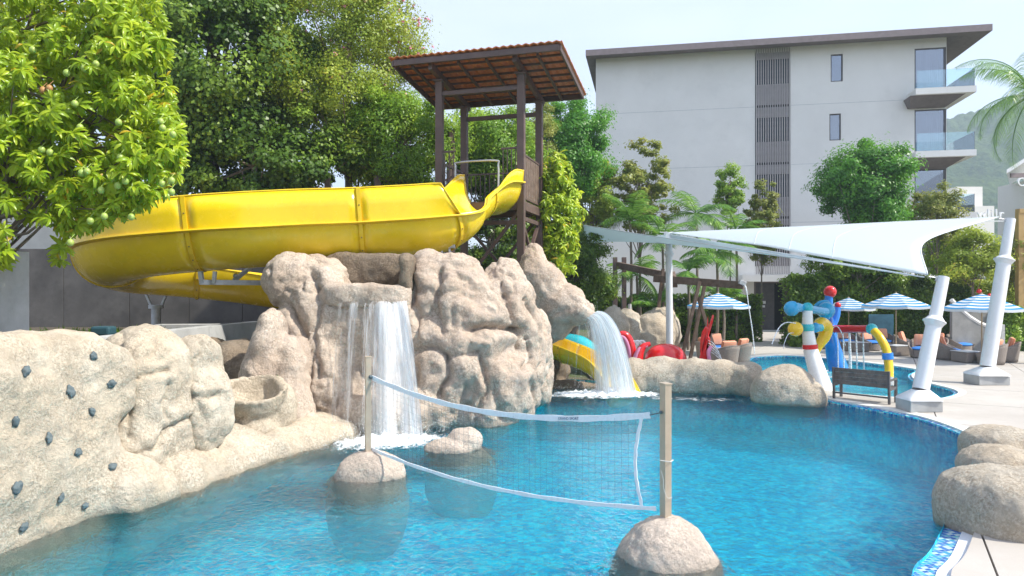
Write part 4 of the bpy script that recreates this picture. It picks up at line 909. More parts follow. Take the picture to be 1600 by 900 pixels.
# ------------------------------------------------------------------ shade sails and masts
def sail_mat():
    m, n, l, p = newmat('sail_fabric'); p.inputs['Base Color'].default_value = (.58, .64, .66, 1); p.inputs['Roughness'].default_value = .8
    t = n.new('ShaderNodeBsdfTranslucent'); t.inputs[0].default_value = (.70, .84, .90, 1); mx = n.new('ShaderNodeMixShader'); mx.inputs[0].default_value = .35
    l.new(bump(n, l, noise(n, l, pos(n), 60, 3), .1, .01), p.inputs['Normal'])
    l.new(p.outputs[0], mx.inputs[1]); l.new(t.outputs[0], mx.inputs[2]); l.new(mx.outputs[0], n['Material Output'].inputs[0]); return m
M['sail'] = sail_mat(); M['seam'] = simple('sail_seam', (.62, .68, .70), .7)
def mast(base, top, r0, r1, label, kf, blk=(1.15, .95, .28), yaw=.2):
    base, top = Vector(base), Vector(top); r = thing('sail_mast', base, label, 'mast', 'white masts holding the shade sails')
    b = MB(); b.box(base + Vector((0, 0, blk[2] / 2)), blk, (0, 0, yaw), .012); b.build('plinth', M['conc'], r)
    b = MB(); z = base.z + blk[2]; d = (top - base); a0 = Vector((base.x, base.y, z)); dn = (top - a0).normalized()
    a = a0 + dn * .24; rows = []
    for rad, p, sq in ((blk[0] * .5, a0 + Vector((0, 0, 0)), 1), (blk[0] * .46, a0 + Vector((0, 0, .05)), 1), (r0 * 1.02, a, 0)):
        rows.append([p + Vector(((math.copysign(min(1, abs(math.cos(t)) * 1.4), math.cos(t)) if sq else math.cos(t)) * rad, (math.copysign(min(1, abs(math.sin(t)) * 1.4), math.sin(t)) if sq else math.sin(t)) * rad * (.85 if sq else 1), 0)) for t in [2 * math.pi * k / 24 for k in range(25)]])
    b.grid(rows); b.build('base_flare', M['white_steel'], r, True)
    k = a.lerp(top, kf); b = MB(); b.tube([a, k], [r0, r0 * .92], 24); b.build('lower_tube', M['white_steel'], r, True)
    b = MB(); b.tube([k - dn * .14, k, k + dn * .12], [r0 * .93, r0 * 1.32, r1 * 1.05], 24); b.tube([k - dn * .012, k + dn * .012], [r0 * 1.36, r0 * 1.36], 24); b.build('collar', M['white_steel'], r, True)
    b = MB(); b.tube([k, top], [r1, r1 * .92], 24); b.build('upper_tube', M['white_steel'], r, True)
    b = MB(); b.bar(top - dn * .06, top - dn * .06 + Vector((-.18, 0, .03)), .03, .12); b.tube([top - dn * .05 + Vector((-.14, 0, .03)), top - dn * .05 + Vector((-.34, 0, .06))], .015, 6); b.build('shackle', M['galv'], r); return r
mF = (9.65, 16.7, .104); tF = W(1474, 433, 17.1); mast(mF, tF, .185, .145, 'thick leaning white mast nearest the pool edge, beside the bench', .60, (.78, .6, .26), .05)
mR = (14.35, 21.3, .104); tR = W(1579, 342, 21.7); mast(mR, tR, .21, .15, 'thick leaning white mast farthest right, by the wicker seats', .72, (.95, .7, .28), .05)
mM = (6.0, 26.8, .104); tM = W(1045, 363, 26.8); mast(mM, tM, .135, .13, 'slim upright white mast in the middle, behind the red play dome', .82, (.7, .7, .2), 0)
def quad_sail(name, c, sag, label, n=28, bulge=.0, seams=()):
    c = [Vector(q) for q in c]; rt = thing(name, c[0], label, 'shade sail', 'white shade sails'); rows = []
    ed = sag
    def e(a, b, t, s): m = (c[0] + c[1] + c[2] + c[3]) / 4; p = a.lerp(b, t); return p + (m - p).normalized() * s * 4 * t * (1 - t) if s else p
    for i in range(n + 1):
        u = i / n; row = []
        for j in range(n + 1):
            v = j / n
            P = (1 - v) * e(c[0], c[1], u, ed[0]) + v * e(c[3], c[2], u, ed[2]) + (1 - u) * e(c[0], c[3], v, ed[3]) + u * e(c[1], c[2], v, ed[1]) - ((1 - u) * (1 - v) * c[0] + u * (1 - v) * c[1] + u * v * c[2] + (1 - u) * v * c[3])
            P = P + Vector((0, 0, bulge * 16 * u * (1 - u) * v * (1 - v))); row.append(P)
        rows.append(row)
    b = MB(); b.grid(rows); b.build('membrane', M['sail'], rt, 'all', solid=.006)
    b = MB(); per = [rows[i][0] for i in range(n + 1)] + [rows[n][j] for j in range(1, n + 1)] + [rows[n - i][n] for i in range(1, n + 1)] + [rows[0][n - j] for j in range(1, n + 1)]
    b.tube(per, .018, 6); b.build('edge_hem', M['seam'], rt, True)
    for s in seams:
        i = int(s * n); b = MB(); b.tube([rows[i][j] + Vector((0, -.008, .01)) for j in range(n + 1)], .008, 5); b.build('seam', M['seam'], rt, True)
    return rows
# right sail: two right corners on the leaning masts, narrow end on the middle mast
quad_sail('shade_sail', [W(1047, 364, 26.7), tF + Vector((-.35, .05, .06)), tR + Vector((-.35, 0, .06)), W(1050, 363.5, 27.0)], (.25, 1.05, .05, 0), 'large white triangular shade sail stretched between the two leaning masts and the middle mast', 30, .12, (.42, .58, .74))
# left sail, almost edge on
quad_sail('shade_sail', [W(912, 352, 29.5), tF + Vector((-.4, .1, .0)), W(1046, 366, 26.7), W(906, 382, 36)], (0.1, 0.0, .1, .1), 'thin shade sail seen almost edge on, reaching left past the middle mast', 30, -.05)
b = MB()
# ------------------------------------------------------------------ hotel building
FO = Vector((5.2, 49.5, 0)); FD = Vector((25.2, -4.9, 0)).normalized(); FNv = Vector((-FD.y * -1, 0, 0)); FNv = Vector((FD.y, -FD.x, 0))   # FNv points to the camera
FW0 = FO - FNv * 1.3     # a point on the wall plane
def FP(px, py, off=0.0):
    d = W(px, py, 1) - Vector((0, 0, CAM_H)); q = FW0 + FNv * off; t = (q - Vector((0, 0, CAM_H))).dot(FNv) / d.dot(FNv); p = Vector((0, 0, CAM_H)) + d * t
    return (p - FW0).dot(FD), p.z
def FB(u, v, z): return FW0 + FD * u + FNv * v + Vector((0, 0, z))
FYAW = math.atan2(FD.y, FD.x)
ht = thing('hotel_building', (FW0.x, FW0.y, 0), 'white rendered five storey hotel block with brown overhanging roof, slatted stair strip and glass balconies', 'building')
def fbox(b, u0, u1, v0, v1, z0, z1): b.box(FB((u0 + u1) / 2, (v0 + v1) / 2, (z0 + z1) / 2), (abs(u1 - u0), abs(v1 - v0), abs(z1 - z0)), (0, 0, FYAW)); return b
uL = FP(931, 300)[0]; uR = FP(1479, 100)[0]; zT = FP(1200, 75)[1]
uBal = FP(1429, 100)[0]; uS0 = FP(1180, 200)[0]; uS1 = FP(1235, 200)[0]
zr_ = 19.74
wins = []
for y0, y1, xa, xb in ((85, 127, 1298, 1317), (178, 219, 1296, 1314), (270, 312, 1294, 1312)):
    a = FP(xa, y0); c = FP(xb, y1); wins.append((a[0], c[0], c[1], a[1]))
def zl(y, px=1430): return FP(px, y)[1]
zS = [FP(1480, y, 1.5)[1] for y in (141, 240, 337, 434)]     # balcony slab levels
fh = zS[0] - zS[1]
bays = [(zS[0] + .15, FP(1450, 75)[1]), (zS[1] + .15, FP(1450, 171)[1]), (zS[2] + .15, FP(1450, 264)[1]), (zS[3] + .15, zS[2] - .5)]
holes = [(w[0], w[1], w[2], w[3]) for w in wins] + [(uS0, uS1, .9 + 3.6, zT - .3)] + [(uBal, uR - .02, z0, z1) for z0, z1 in bays]
dz0, dz1 = .1, FP(1200, 440)[1]; uD0, uD1 = FP(1178, 480)[0], FP(1236, 480)[0]; holes.append((uD0, uD1 + 3.0, dz0, dz1))
us = sorted({uL, uR} | {h[0] for h in holes} | {h[1] for h in holes}); zs = sorted({0, zT} | {h[2] for h in holes} | {h[3] for h in holes})
b = MB()
for i in range(len(us) - 1):
    for j in range(len(zs) - 1):
        uc, zc = (us[i] + us[i + 1]) / 2, (zs[j] + zs[j + 1]) / 2
        if any(h[0] < uc < h[1] and h[2] < zc < h[3] for h in holes): continue
        b.add([FB(us[i], 0, zs[j]), FB(us[i + 1], 0, zs[j]), FB(us[i + 1], 0, zs[j + 1]), FB(us[i], 0, zs[j + 1])], [(0, 1, 2, 3)])
for h in holes:
    dp = -.25
    for (a, c) in (((h[0], h[2]), (h[1], h[2])), ((h[1], h[2]), (h[1], h[3])), ((h[1], h[3]), (h[0], h[3])), ((h[0], h[3]), (h[0], h[2]))):
        b.add([FB(a[0], 0, a[1]), FB(c[0], 0, c[1]), FB(c[0], dp, c[1]), FB(a[0], dp, a[1])], [(0, 1, 2, 3)])
D_ = -14
b.add([FB(uL, 0, 0), FB(uL, D_, 0), FB(uL, D_, zT), FB(uL, 0, zT)], [(0, 1, 2, 3)]); b.add([FB(uL, D_, 0), FB(uR, D_, 0), FB(uR, D_, zT), FB(uL, D_, zT)], [(0, 1, 2, 3)])
b.add([FB(uR, -4.5, 0), FB(uR, D_, 0), FB(uR, D_, zT), FB(uR, -4.5, zT)], [(0, 1, 2, 3)]); b.add([FB(uL, 0, zT), FB(uR, 0, zT), FB(uR, D_, zT), FB(uL, D_, zT)], [(0, 1, 2, 3)])
b.build('wall', M['render'], ht)
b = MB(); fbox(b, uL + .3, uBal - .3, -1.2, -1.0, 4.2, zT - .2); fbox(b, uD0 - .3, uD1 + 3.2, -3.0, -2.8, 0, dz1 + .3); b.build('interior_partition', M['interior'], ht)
# roof slab: thin eave with sloping soffit
b = MB(); ue0, ue1 = -.0 + FP(915, 78, 1.3)[0], FP(1551, 37, 1.3)[0]; zE = zr_
ev = 1.3
P_ = [(ue0, ev), (ue1, ev), (ue1, D_ - 1.5), (ue0, D_ - 1.5)]
top_ = [FB(u, v, zE) for u, v in P_]; lo = [FB(u, v, zE - .42) for u, v in P_]
b.add(top_ + lo, [(0, 1, 2, 3), (0, 4, 5, 1), (1, 5, 6, 2), (2, 6, 7, 3), (3, 7, 4, 0)]); rf = b.build('roof', M['fascia'], ht)
b = MB(); inn = [FB(uL - .05, .02, zT - .02), FB(uR + .05, .02, zT - .02), FB(uR + .05, D_ - .1, zT - .02), FB(uL - .05, D_ - .1, zT - .02)]; lo2 = [q + Vector((0, 0, .004)) for q in lo]
b.add(lo2 + inn, [(0, 1, 5, 4), (1, 2, 6, 5), (2, 3, 7, 6), (3, 0, 4, 7)]); b.build('soffit', M['soffit'], rf)
for w in wins:
    b = MB(); t = .07
    for u0, u1, z0, z1 in ((w[0], w[1], w[2], w[2] + t), (w[0], w[1], w[3] - t, w[3]), (w[0], w[0] + t, w[2] + t, w[3] - t), (w[1] - t, w[1], w[2] + t, w[3] - t)): fbox(b, u0, u1, -.16, -.06, z0, z1)
    f = b.build('window', M['dark_metal'], ht); b = MB(); fbox(b, w[0] + t, w[1] - t, -.14, -.12, w[2] + t, w[3] - t); b.build('pane', M['glass'], f)
    b = MB(); fbox(b, w[0], w[1], -.55, -.5, w[2], w[3]); b.build('blind', M['dark_metal'], f)
M['dark_pane'] = simple('dark_tinted_pane', (.05, .065, .085), .15, spec=.8)
M['joint_line'] = simple('render_joint_line', (.52, .54, .54), .9)
for zz in zS[:3]:
    for u0, u1 in ((uL + .02, uS0 - .05), (uS1 + .05, uBal - .4)): b = MB(); fbox(b, u0, u1, -.01, .004, zz - .14, zz - .11); b.build('render_joint', M['joint_line'], ht)
# slatted stair strip
sy = [(75, 92, 'p'), (92, 131, 'w'), (131, 163, 'p'), (163, 166, 'g'), (167, 183, 'p'), (183, 221, 'w'), (221, 253, 'p'), (253, 256, 'g'), (257, 272, 'p'), (272, 308, 'w'), (308, 338, 'p'), (338, 341, 'g'), (342, 352, 'p'), (352, 396, 'w'), (396, 426, 'p')]
for y0, y1, k in sy:
    z1, z0 = FP(1207, y0)[1], FP(1207, y1)[1]; b = MB()
    if k == 'p': fbox(b, uS0 + .06, uS1 - .06, -.12, -.075, z0, z1); b.build('stair_panel', M['taupe_metal'], ht)
    elif k == 'g': fbox(b, uS0 + .06, uS1 - .06, -.40, -.35, z0, z1); b.build('floor_gap', M['interior'], ht)
    else: fbox(b, uS0 + .06, uS1 - .06, -.24, -.22, z0, z1); b.build('pane', M['dark_pane'], ht)
ns = 15; z1, z0 = FP(1207, 76)[1], FP(1207, 428)[1]
b = MB(); fbox(b, -.026, .026, -.05, .06, z0, z1); slat = b.build('slat', M['taupe_metal'], ht); slat.data.transform(Matrix.Translation(-(FB(0, 0, 0) - org(ht))))
for k in range(ns):
    o = slat if k == 0 else slat.copy()
    if k: COL.objects.link(o); o.parent = ht
    o.location = FB(uS0 + (uS1 - uS0) * (k + .5) / ns, .02, 0) - org(ht)
# balconies, corner glazing
uBx = FP(1526, 145, 1.5)[0]
for i, zz in enumerate(zS):
    b = MB(); f0, f1_ = zz - .22, zz + .22; ub0 = FP(1431, 140, 1.5)[0]
    if i == 3: uBx2 = FP(1524, 434, 1.5)[0]; ub0 = FP(1160, 434, 1.5)[0]
    fbox(b, ub0, uBx, -7, 1.5, f0 if i == 3 else zz - .18, f1_); sl_ = b.build('balcony_slab', M['render'], ht)
    b = MB(); pts = [(ub0 - .25, 1.3, -.2), (uBx - .5, 1.2, -.2), (uBx - .5, -7, -.2), (ub0 - .25, -7, -.2)]
    b.add([FB(u, v, zz - .182) for u, v, _ in pts] + [FB(u + (.25 if k in (0, 3) else -.8), v - (.9 if k < 2 else 0), zz - .75) for k, (u, v, _) in enumerate(pts)], [(0, 1, 5, 4), (1, 2, 6, 5), (2, 3, 7, 6), (3, 0, 4, 7), (4, 5, 6, 7)])
    if i < 3: b.build('balcony_soffit', M['soffit'], sl_)
    if i < 3:
        g0, g1 = (ub0 + .1, uBx - .1); z1 = zz + .22 + 1.15
        for u0, u1 in ((g0, (g0 + g1) / 2 - .02), ((g0 + g1) / 2 + .02, g1)): b = MB(); fbox(b, u0, u1, 1.40, 1.42, zz + .23, z1); b.build('glass_balustrade', M['rail_glass'], sl_)
        b = MB(); fbox(b, g1 + .01, g1 + .03, -6.8, 1.4, zz + .23, z1); b.build('glass_balustrade', M['rail_glass'], sl_)
for z0, z1 in bays:
    b = MB(); t = .07; fbox(b, uBal, uR, -.14, -.02, z1 - t, z1); fbox(b, uBal, uBal + t, -.14, -.02, z0, z1 - t); fbox(b, uR - t * 2, uR - .01, -.14, -.02, z0, z1 - t); f = b.build('window', M['dark_metal'], ht)
    b = MB(); fbox(b, uBal + t, uR - t * 2, -.10, -.08, z0, z1 - t); b.build('pane', M['glass'], f)
    b = MB(); fbox(b, uR - .06, uR - .04, -4.4, -.15, z0, z1); b.build('pane', M['glass'], f)
    b = MB(); rows = []
    for k in range(61):
        u = uBal + .1 + (uR - uBal - .3) * k / 60; v = -.5 + .07 * math.sin(k * 1.45) + .03 * math.sin(k * 3.1); rows.append([FB(u, v, z0), FB(u, v, z1)])
    b.grid(rows); b.build('curtain', M['curtain'], f, 'all', solid=.01)
b = MB(); fbox(b, uD0, uD0 + .12, -.12, -.0, dz0, dz1 - .12); fbox(b, uD0, uD1 + 3, -.12, 0, dz1 - .12, dz1); fbox(b, uD1 - .06, uD1 + .06, -.12, 0, dz0, dz1 - .12); dr = b.build('doorway', M['soffit'], ht)
b = MB(); fbox(b, uD0 + .15, uD1 - 1.0, -.6, -.5, dz0, dz1 - .14); b.build('door_leaf', M['dark_metal'], dr)
b = MB(); fbox(b, uD0 + .55, uD0 + .85, -.495, -.485, 1.9, 2.1); fbox(b, uD0 + .6, uD0 + .8, -.495, -.485, 1.65, 1.8); b.build('door_notice', M['white_steel'], dr)
for px, py in ((1250, 417), (1262, 424)):
    u, z = FP(px, py); b = MB(); fbox(b, u - .04, u + .04, 0, .25, z + .1, z + .18); fbox(b, u - .09, u + .09, .1, .45, z - .1, z + .1); b.build('security_camera', M['white_steel'], ht)

# right-hand neighbours: pavilion roof with sign letter, lower white house, letters on the roof edge
nb = thing('pavilion', (25, 34, 0), 'grey gabled pavilion with white fascia at the right edge, behind the coconut palm', 'building')
p = W(1573, 265, 36); b = MB(); b.add([p, p + Vector((5, 0, 3.2)), p + Vector((8, 4, 3.2)), p + Vector((3, 4, 0)), p + Vector((0, 0, -.2)), p + Vector((5, 0, 3.0)), p + Vector((8, 4, 3.0)), p + Vector((3, 4, -.2))], [(0, 1, 2, 3), (4, 5, 6, 7), (0, 4, 5, 1), (0, 3, 7, 4)]); b.build('roof', M['white_steel'], nb)
b = MB(); q = p + Vector((1.4, .3, 0)); b.box((q.x + 2.6, q.y + 2, q.z / 2 - .2), (3.4, 3.4, q.z - .2)); b.build('wall', M['render'], nb)
b = MB(); b.box((q.x + 1.6, q.y, q.z - .25), (5.2, .1, .22)); b.build('eave_beam', M['fascia'], nb)
Mx = Matrix.Rotation(R(90), 4, 'X'); Mx.translation = W(1601, 285, 34.5)
sg = tag(bpy.data.objects.new('roof_letters', None), 'white outlined letters hung on the grey pavilion at the right edge', 'sign'); COL.objects.link(sg); sg.location = W(1595, 285, 34.5); text('Oa', .62, M['sign_white'], sg, 'letter_face', Mx, .05)
wh = thing('roof_sign', W(1545, 350, 33), 'white lower case letters standing on a roof edge above the sail tip', 'sign')
xx = 1527
for ch, w in zip('wlilr', (14, 6, 6, 7, 9)):
    Mx = Matrix.Rotation(R(90), 4, 'X'); Mx.translation = W(xx + w / 2, 335, 33); text(ch, .66, M['sign_white'], wh, 'letter', Mx, .04, .9); xx += w
b = MB(); b.bar(W(1525, 345.5, 33), W(1578, 345.5, 33), .05, .05); b.build('sign_rail', M['white_steel'], wh)
lw = thing('white_villa', (19, 44, 0), 'small stepped white villa beyond the balconies, in front of the hill', 'building')
b = MB(); b.box(W(1492, 350, 62) + Vector((0, 0, -1)), (2.2, 4, 8)); b.box(W(1500, 380, 61) + Vector((0, 0, 0)), (3.2, 4, 6)); b.build('wall', M['render'], lw)
kk = thing('ochre_kiosk', (20, 30, 0), 'narrow ochre timber framed kiosk behind the right mast top', 'building')
b = MB(); q = W(1593, 330, 33); b.box((q.x, q.y, q.z / 2), (.25, .25, q.z)); b.box((q.x + .8, q.y, q.z / 2 - .2), (.9, .2, q.z - 1)); b.box((q.x + .6, q.y, q.z), (1.4, .3, .2)); b.build('frame', simple('ochre_timber', (.45, .30, .12), .7), kk)
# ------------------------------------------------------------------ vegetation
def leaf_faces(C, Nn, L, Wd, rng, droop=.0, dirs=None, rnd=None):
    """C (n,3) leaf centres, Nn normals, -> folded kite leaves"""
    n = len(C); Nn = Nn / (np.linalg.norm(Nn, axis=1)[:, None] + 1e-9)
    r = rng.normal(size=(n, 3)) if dirs is None else dirs; T_ = r - Nn * (r * Nn).sum(1)[:, None]; T_ /= (np.linalg.norm(T_, axis=1)[:, None] + 1e-9); B_2 = np.cross(Nn, T_)
    L = (L * rng.uniform(.7, 1.25, n))[:, None]; w = L * Wd
    v0 = C - T_ * L * .5; v1 = C + B_2 * w * .5 + Nn * w * .18 - T_ * L * .05; v2 = C + T_ * L * .5 - Nn * L * (.12 + droop); v3 = C - B_2 * w * .5 + Nn * w * .18 - T_ * L * .05
    V = np.stack([v0, v1, v2, v3], 1).reshape(-1, 3); F = np.arange(4 * n).reshape(n, 4)
    rn = np.repeat(rng.uniform(0, 1, n) if rnd is None else rnd, 4); return V, F, rn
def crown_pts(cs, rs, nclump, nleaf, rng, shell=.55, csz=.28, lump=.25):
    """clump centres through an uneven ellipsoid"""
    d = rng.normal(size=(nclump, 3)); d /= np.linalg.norm(d, axis=1)[:, None]; rad = rng.uniform(shell, 1, nclump) ** .6 * (1 + lump * perlin(d * 1.7 + rng.uniform(0, 50)))
    cl = cs + d * rad[:, None] * rs; k = rng.integers(0, nclump, nleaf); cr = min(rs) * csz * rng.uniform(.6, 1.3, nclump)
    o = rng.normal(size=(nleaf, 3)); o /= np.linalg.norm(o, axis=1)[:, None]; o[:, 2] = o[:, 2] * .75 + .12
    q = cl[k] + o * (rng.uniform(.2, 1.0, nleaf) ** .6 * cr[k] * np.where(rng.random(nleaf) < .35, rng.uniform(1, 1.7, nleaf), 1))[:, None]
    nrm = o + d[k] * .5 + np.array([0, 0, .5]) + rng.normal(size=(nleaf, 3)) * .45
    tone = np.clip(.5 + .33 * rng.normal(size=nclump), 0, .97)[k]; rn = np.clip(tone * .6 + rng.uniform(0, 1, nleaf) * .4, 0, 1); return cl, q, nrm, rn
def tree(label, px, py, rpx, rpy, Y, mat, nclump, nleaf, leaf=.12, wd=.55, ry=None, trunk=True, name='tree', ground=0, shell=.3, csz=.34, seed=0, flowers=0, group=None, cat='tree', lump=.25, tpx=None, trad=.14, bark='bark', limbs=26):
    nleaf = int(nleaf * 1.25); rng = np.random.default_rng(100 + seed); c = W(px, py, Y); s = Y / FPX; rs = np.array([rpx * s, ry or min(rpx, rpy) * s * .8, rpy * s]); bx = c.x if tpx is None else W(tpx, py, Y).x
    root = thing(name, (bx, c.y, ground), label, cat, group)
    cl, q, nrm, rn = crown_pts(np.array(c), rs, nclump, nleaf, rng, shell, csz, lump); V, F, rr = leaf_faces(q, nrm, leaf, wd, rng, rnd=rn)
    V -= np.array(root.location); meshobj('crown', npmesh('crown', V, F, M[mat], False, dict(rnd=rr)), root)
    if trunk:
        b = MB(); top = Vector((c.x, c.y, c.z + rs[2] * .3)); mid = Vector((bx * .6 + c.x * .4, c.y, ground + (c.z - ground) * .55)); st_ = catmull([Vector((bx, c.y, ground)), mid, top], 5)
        b.tube(st_, [trad * (1 - .75 * i / (len(st_) - 1)) for i in range(len(st_))], 8); b.build('trunk', M[bark], root, True)
        b = MB(); pick = rng.choice(nclump, min(limbs, nclump), replace=False)
        for k in pick:
            e = Vector(cl[k]); a = st_[int(rng.integers(len(st_) // 2, len(st_)))]; m_ = (a + e) / 2 + Vector((0, 0, -.08 * (e - a).length)); r0 = trad * .35; b.tube(catmull([a, m_, e], 3), [r0, r0 * .85, r0 * .7, r0 * .55, r0 * .4, r0 * .3, r0 * .2], 5, False)
        b.build('limbs', M[bark], root, True)
    if flowers:
        k = rng.integers(0, len(q), flowers); fc = q[k] + rng.normal(size=(flowers, 3)) * .05 + np.array([0, -.15, 0]); n5 = np.repeat(fc, 5, 0); dd = rng.normal(size=(len(n5), 3)); V, F, _ = leaf_faces(n5 + dd * .03, dd + np.array([0, -1, 0]), .11, .6, rng)
        o = meshobj('blossom', npmesh('blossom', V - np.array(root.location), F, M['petal']), root); o['kind'] = 'stuff'
    return root
TB = 'trees behind the slide'
tree('big dark green round leaved tree behind the fruit tree, upper left', 335, 100, 150, 190, 24.5, 'leaf_dark', 150, 60000, .14, .85, seed=1, ry=3.0, ground=1.7, flowers=8, trad=.3, csz=.3)
tree('tall loose yellow-green tree with pink blossoms above the slide, touching the open sky', 545, 95, 130, 180, 25.5, 'leaf_yel', 190, 62000, .095, .75, seed=2, ry=2.4, ground=1.7, flowers=55, trad=.22, csz=.26, lump=.35)
tree('airy branch ends with pink blossoms against the sky, right of the yellow-green tree', 632, 60, 38, 90, 25.5, 'leaf_oliv', 60, 1500, .085, .7, seed=3, ry=1.0, ground=1.7, flowers=40, trad=.05, csz=.5, tpx=560)
tree('dense dark bush of heart shaped leaves just above the slide rim, left of the stair', 395, 255, 150, 75, 23.6, 'leaf_dark', 90, 30000, .13, .85, seed=4, ry=1.2, ground=1.7, cat='shrub', name='shrub')
tree('mid green leafy tree between the yellow-green tree and the tower', 620, 225, 105, 75, 24.8, 'leaf_mid', 120, 36000, .12, .4, seed=5, ry=1.6, ground=1.7)
tree('dark bush filling the gap behind the stair posts', 560, 290, 150, 60, 26.2, 'leaf_dark', 60, 16000, .13, .6, seed=6, ry=1.0, ground=1.7, cat='shrub', name='shrub')
tree('bright glossy green tree seen between the tower posts', 765, 235, 78, 70, 29, 'leaf_mid', 80, 30000, .15, .4, seed=7, ry=1.8)
tree('dark green tree behind the tower braces', 770, 360, 90, 80, 29.5, 'leaf_dark', 70, 22000, .15, .5, seed=8, ry=1.5)
tree('rounded rich green tree crown right of the tower roof', 893, 235, 62, 75, 36, 'leaf_rich', 90, 36000, .14, .6, seed=9, lump=.55, ry=2.2, csz=.3)
tree('thin brown-green treetop between the tower posts and the rich green crown', 842, 215, 30, 50, 34, 'leaf_oliv', 40, 9000, .09, .6, seed=10, ry=1.2)
tree('dark hedge mass in shade between the bright shrub and the hotel wall', 900, 430, 60, 70, 31, 'leaf_dark', 60, 18000, .13, .5, seed=12, ry=1.4, cat='shrub', name='shrub')
tree('dense olive green tree at the left corner of the hotel wall', 925, 305, 34, 62, 38, 'leaf_yel', 60, 12000, .16, .6, seed=13, ry=1.4)
tree('open branched tree with yellow-brown leaves in front of the blank hotel wall', 1000, 300, 60, 80, 38, 'leaf_oliv', 130, 7000, .18, .62, seed=14, ry=1.6, csz=.17, shell=.15, trad=.10, limbs=44)
tree('slender young tree with small light crown against the blank hotel wall', 1141, 295, 24, 42, 40, 'leaf_mid', 60, 4600, .14, .6, seed=15, ry=.9, trad=.06, csz=.3)
tree('slim loose tree in front of the slatted stair strip', 1190, 350, 27, 75, 39, 'leaf_oliv', 110, 7000, .14, .6, seed=16, ry=.9, trad=.06, csz=.26)
tree('large round green tree in front of the hotel, right of the stair strip', 1352, 300, 64, 76, 36, 'leaf_rich', 110, 30000, .17, .5, seed=17, lump=.55, ry=2.0, trad=.14, csz=.3)
tree('lower dark green tree under the big white sail', 1345, 410, 80, 45, 35, 'leaf_dark', 70, 16000, .17, .5, seed=18, ry=1.6, trad=.1)
tree('small bushy tree with brownish tips below the glass balconies', 1464, 335, 34, 42, 37, 'leaf_oliv', 80, 9000, .14, .55, seed=19, lump=.55, ry=1.2, trad=.08)
tree('olive tree with yellow flowers between the two leaning masts', 1520, 400, 48, 42, 33, 'leaf_yel', 60, 10000, .13, .55, seed=20, lump=.55, ry=1.4, trad=.09)
tree('loose branched tree at the right edge behind the far mast', 1590, 405, 40, 55, 34, 'leaf_oliv', 56, 8000, .13, .5, seed=21, ry=1.4, trad=.09)
tree('bushy pale green tree right of the mast top near the roof letters', 1490, 410, 40, 45, 38, 'leaf_mid', 50, 9000, .15, .5, seed=22, lump=.55, ry=1.4, trad=.09)
def hedge(label, px0, px1, y0, y1, Y, mat, n, leaf, seed, dep=1.4, box=False, cat='hedge'):
    rng = np.random.default_rng(seed); a, c = W(px0, y0, Y), W(px1, y1, Y); root = thing('hedge', ((a.x + c.x) / 2, Y, 0), label, cat); q = np.stack([rng.uniform(a.x, c.x, n), Y + rng.uniform(-dep / 2, dep / 2, n), rng.uniform(max(.05, c.z), a.z, n)], 1)
    f = rng.random(n); q[f < .5, 1] = Y - dep / 2 + rng.normal(size=(f < .5).sum()) * .06
    if not box: q[:, 2] = np.minimum(q[:, 2], a.z - (perlin(q * [.7, .7, 0] + seed) + .6) * .55); q[:, 1] += perlin(q * .9) * .6
    q += rng.normal(size=q.shape) * .04; nn = rng.normal(size=(n, 3)) * .7 + np.array([.1, -.8, .7]); rn = np.clip(.5 + .5 * perlin(q * 1.1 + 5) + rng.normal(size=n) * .2, 0, 1); V, F, rr = leaf_faces(q, nn, leaf, .6, rng, rnd=rn)
    o = meshobj('foliage', npmesh('foliage', V - np.array(root.location), F, M[mat], False, dict(rnd=rr)), root)
    b = MB(); b.box(((a.x + c.x) / 2, Y + dep * .1, (a.z + .1) / 2 * .85), (abs(c.x - a.x) * .96, dep * .5, (a.z - .1) * .8)); b.build('inner_twigs', M['soil'], root); return root
hedge('deep green leafy hedge behind the striped parasols and wicker seats', 1225, 1500, 425, 552, 35.5, 'leaf_dark', 42000, .17, 5)
hedge('bright trimmed box hedge at the right edge, upper tier', 1500, 1640, 438, 470, 36.5, 'leaf_yel', 12000, .10, 6, 1.2, True)
hedge('loose mixed shrubs with red flowers right of the curved planter wall', 1545, 1660, 470, 545, 33, 'leaf_mid', 14000, .15, 7)
hedge('dark planting under the trees behind the red play dome', 930, 1185, 455, 540, 38.5, 'leaf_dark', 14000, .18, 8, 1.0)
b = MB()
fl = thing('red_flower', W(1545, 462, 32), 'red hibiscus flowers on the shrub beside the far mast', 'flower')
for px, py in ((1546, 462), (1530, 455), (1543, 470), (1568, 478)): b.ball(W(px, py, 32.2), .11, 7, 5)
b.build('bloom', M['red'], fl, True)
# ground planting on the terrace
rng = np.random.default_rng(9); n = 1500; q = np.stack([rng.uniform(-11.4, -7.9, n), rng.uniform(12.5, 17.4, n), np.full(n, 1.78)], 1); q[:, 2] += rng.uniform(0, .16, n); nn = rng.normal(size=(n, 3)); nn[:, 2] *= .3; dr = rng.normal(size=(n, 3)) * .5 + np.array([0, 0, 1.]); V, F, rr = leaf_faces(q, nn, .38, .14, rng, .1, dr)
tag(meshobj('ground_cover', npmesh('ground_cover', V, F, M['leaf_dark'], False, dict(rnd=rr))), 'strappy dark leaves planted along the terrace behind the climbing wall', 'plants', kind='stuff')

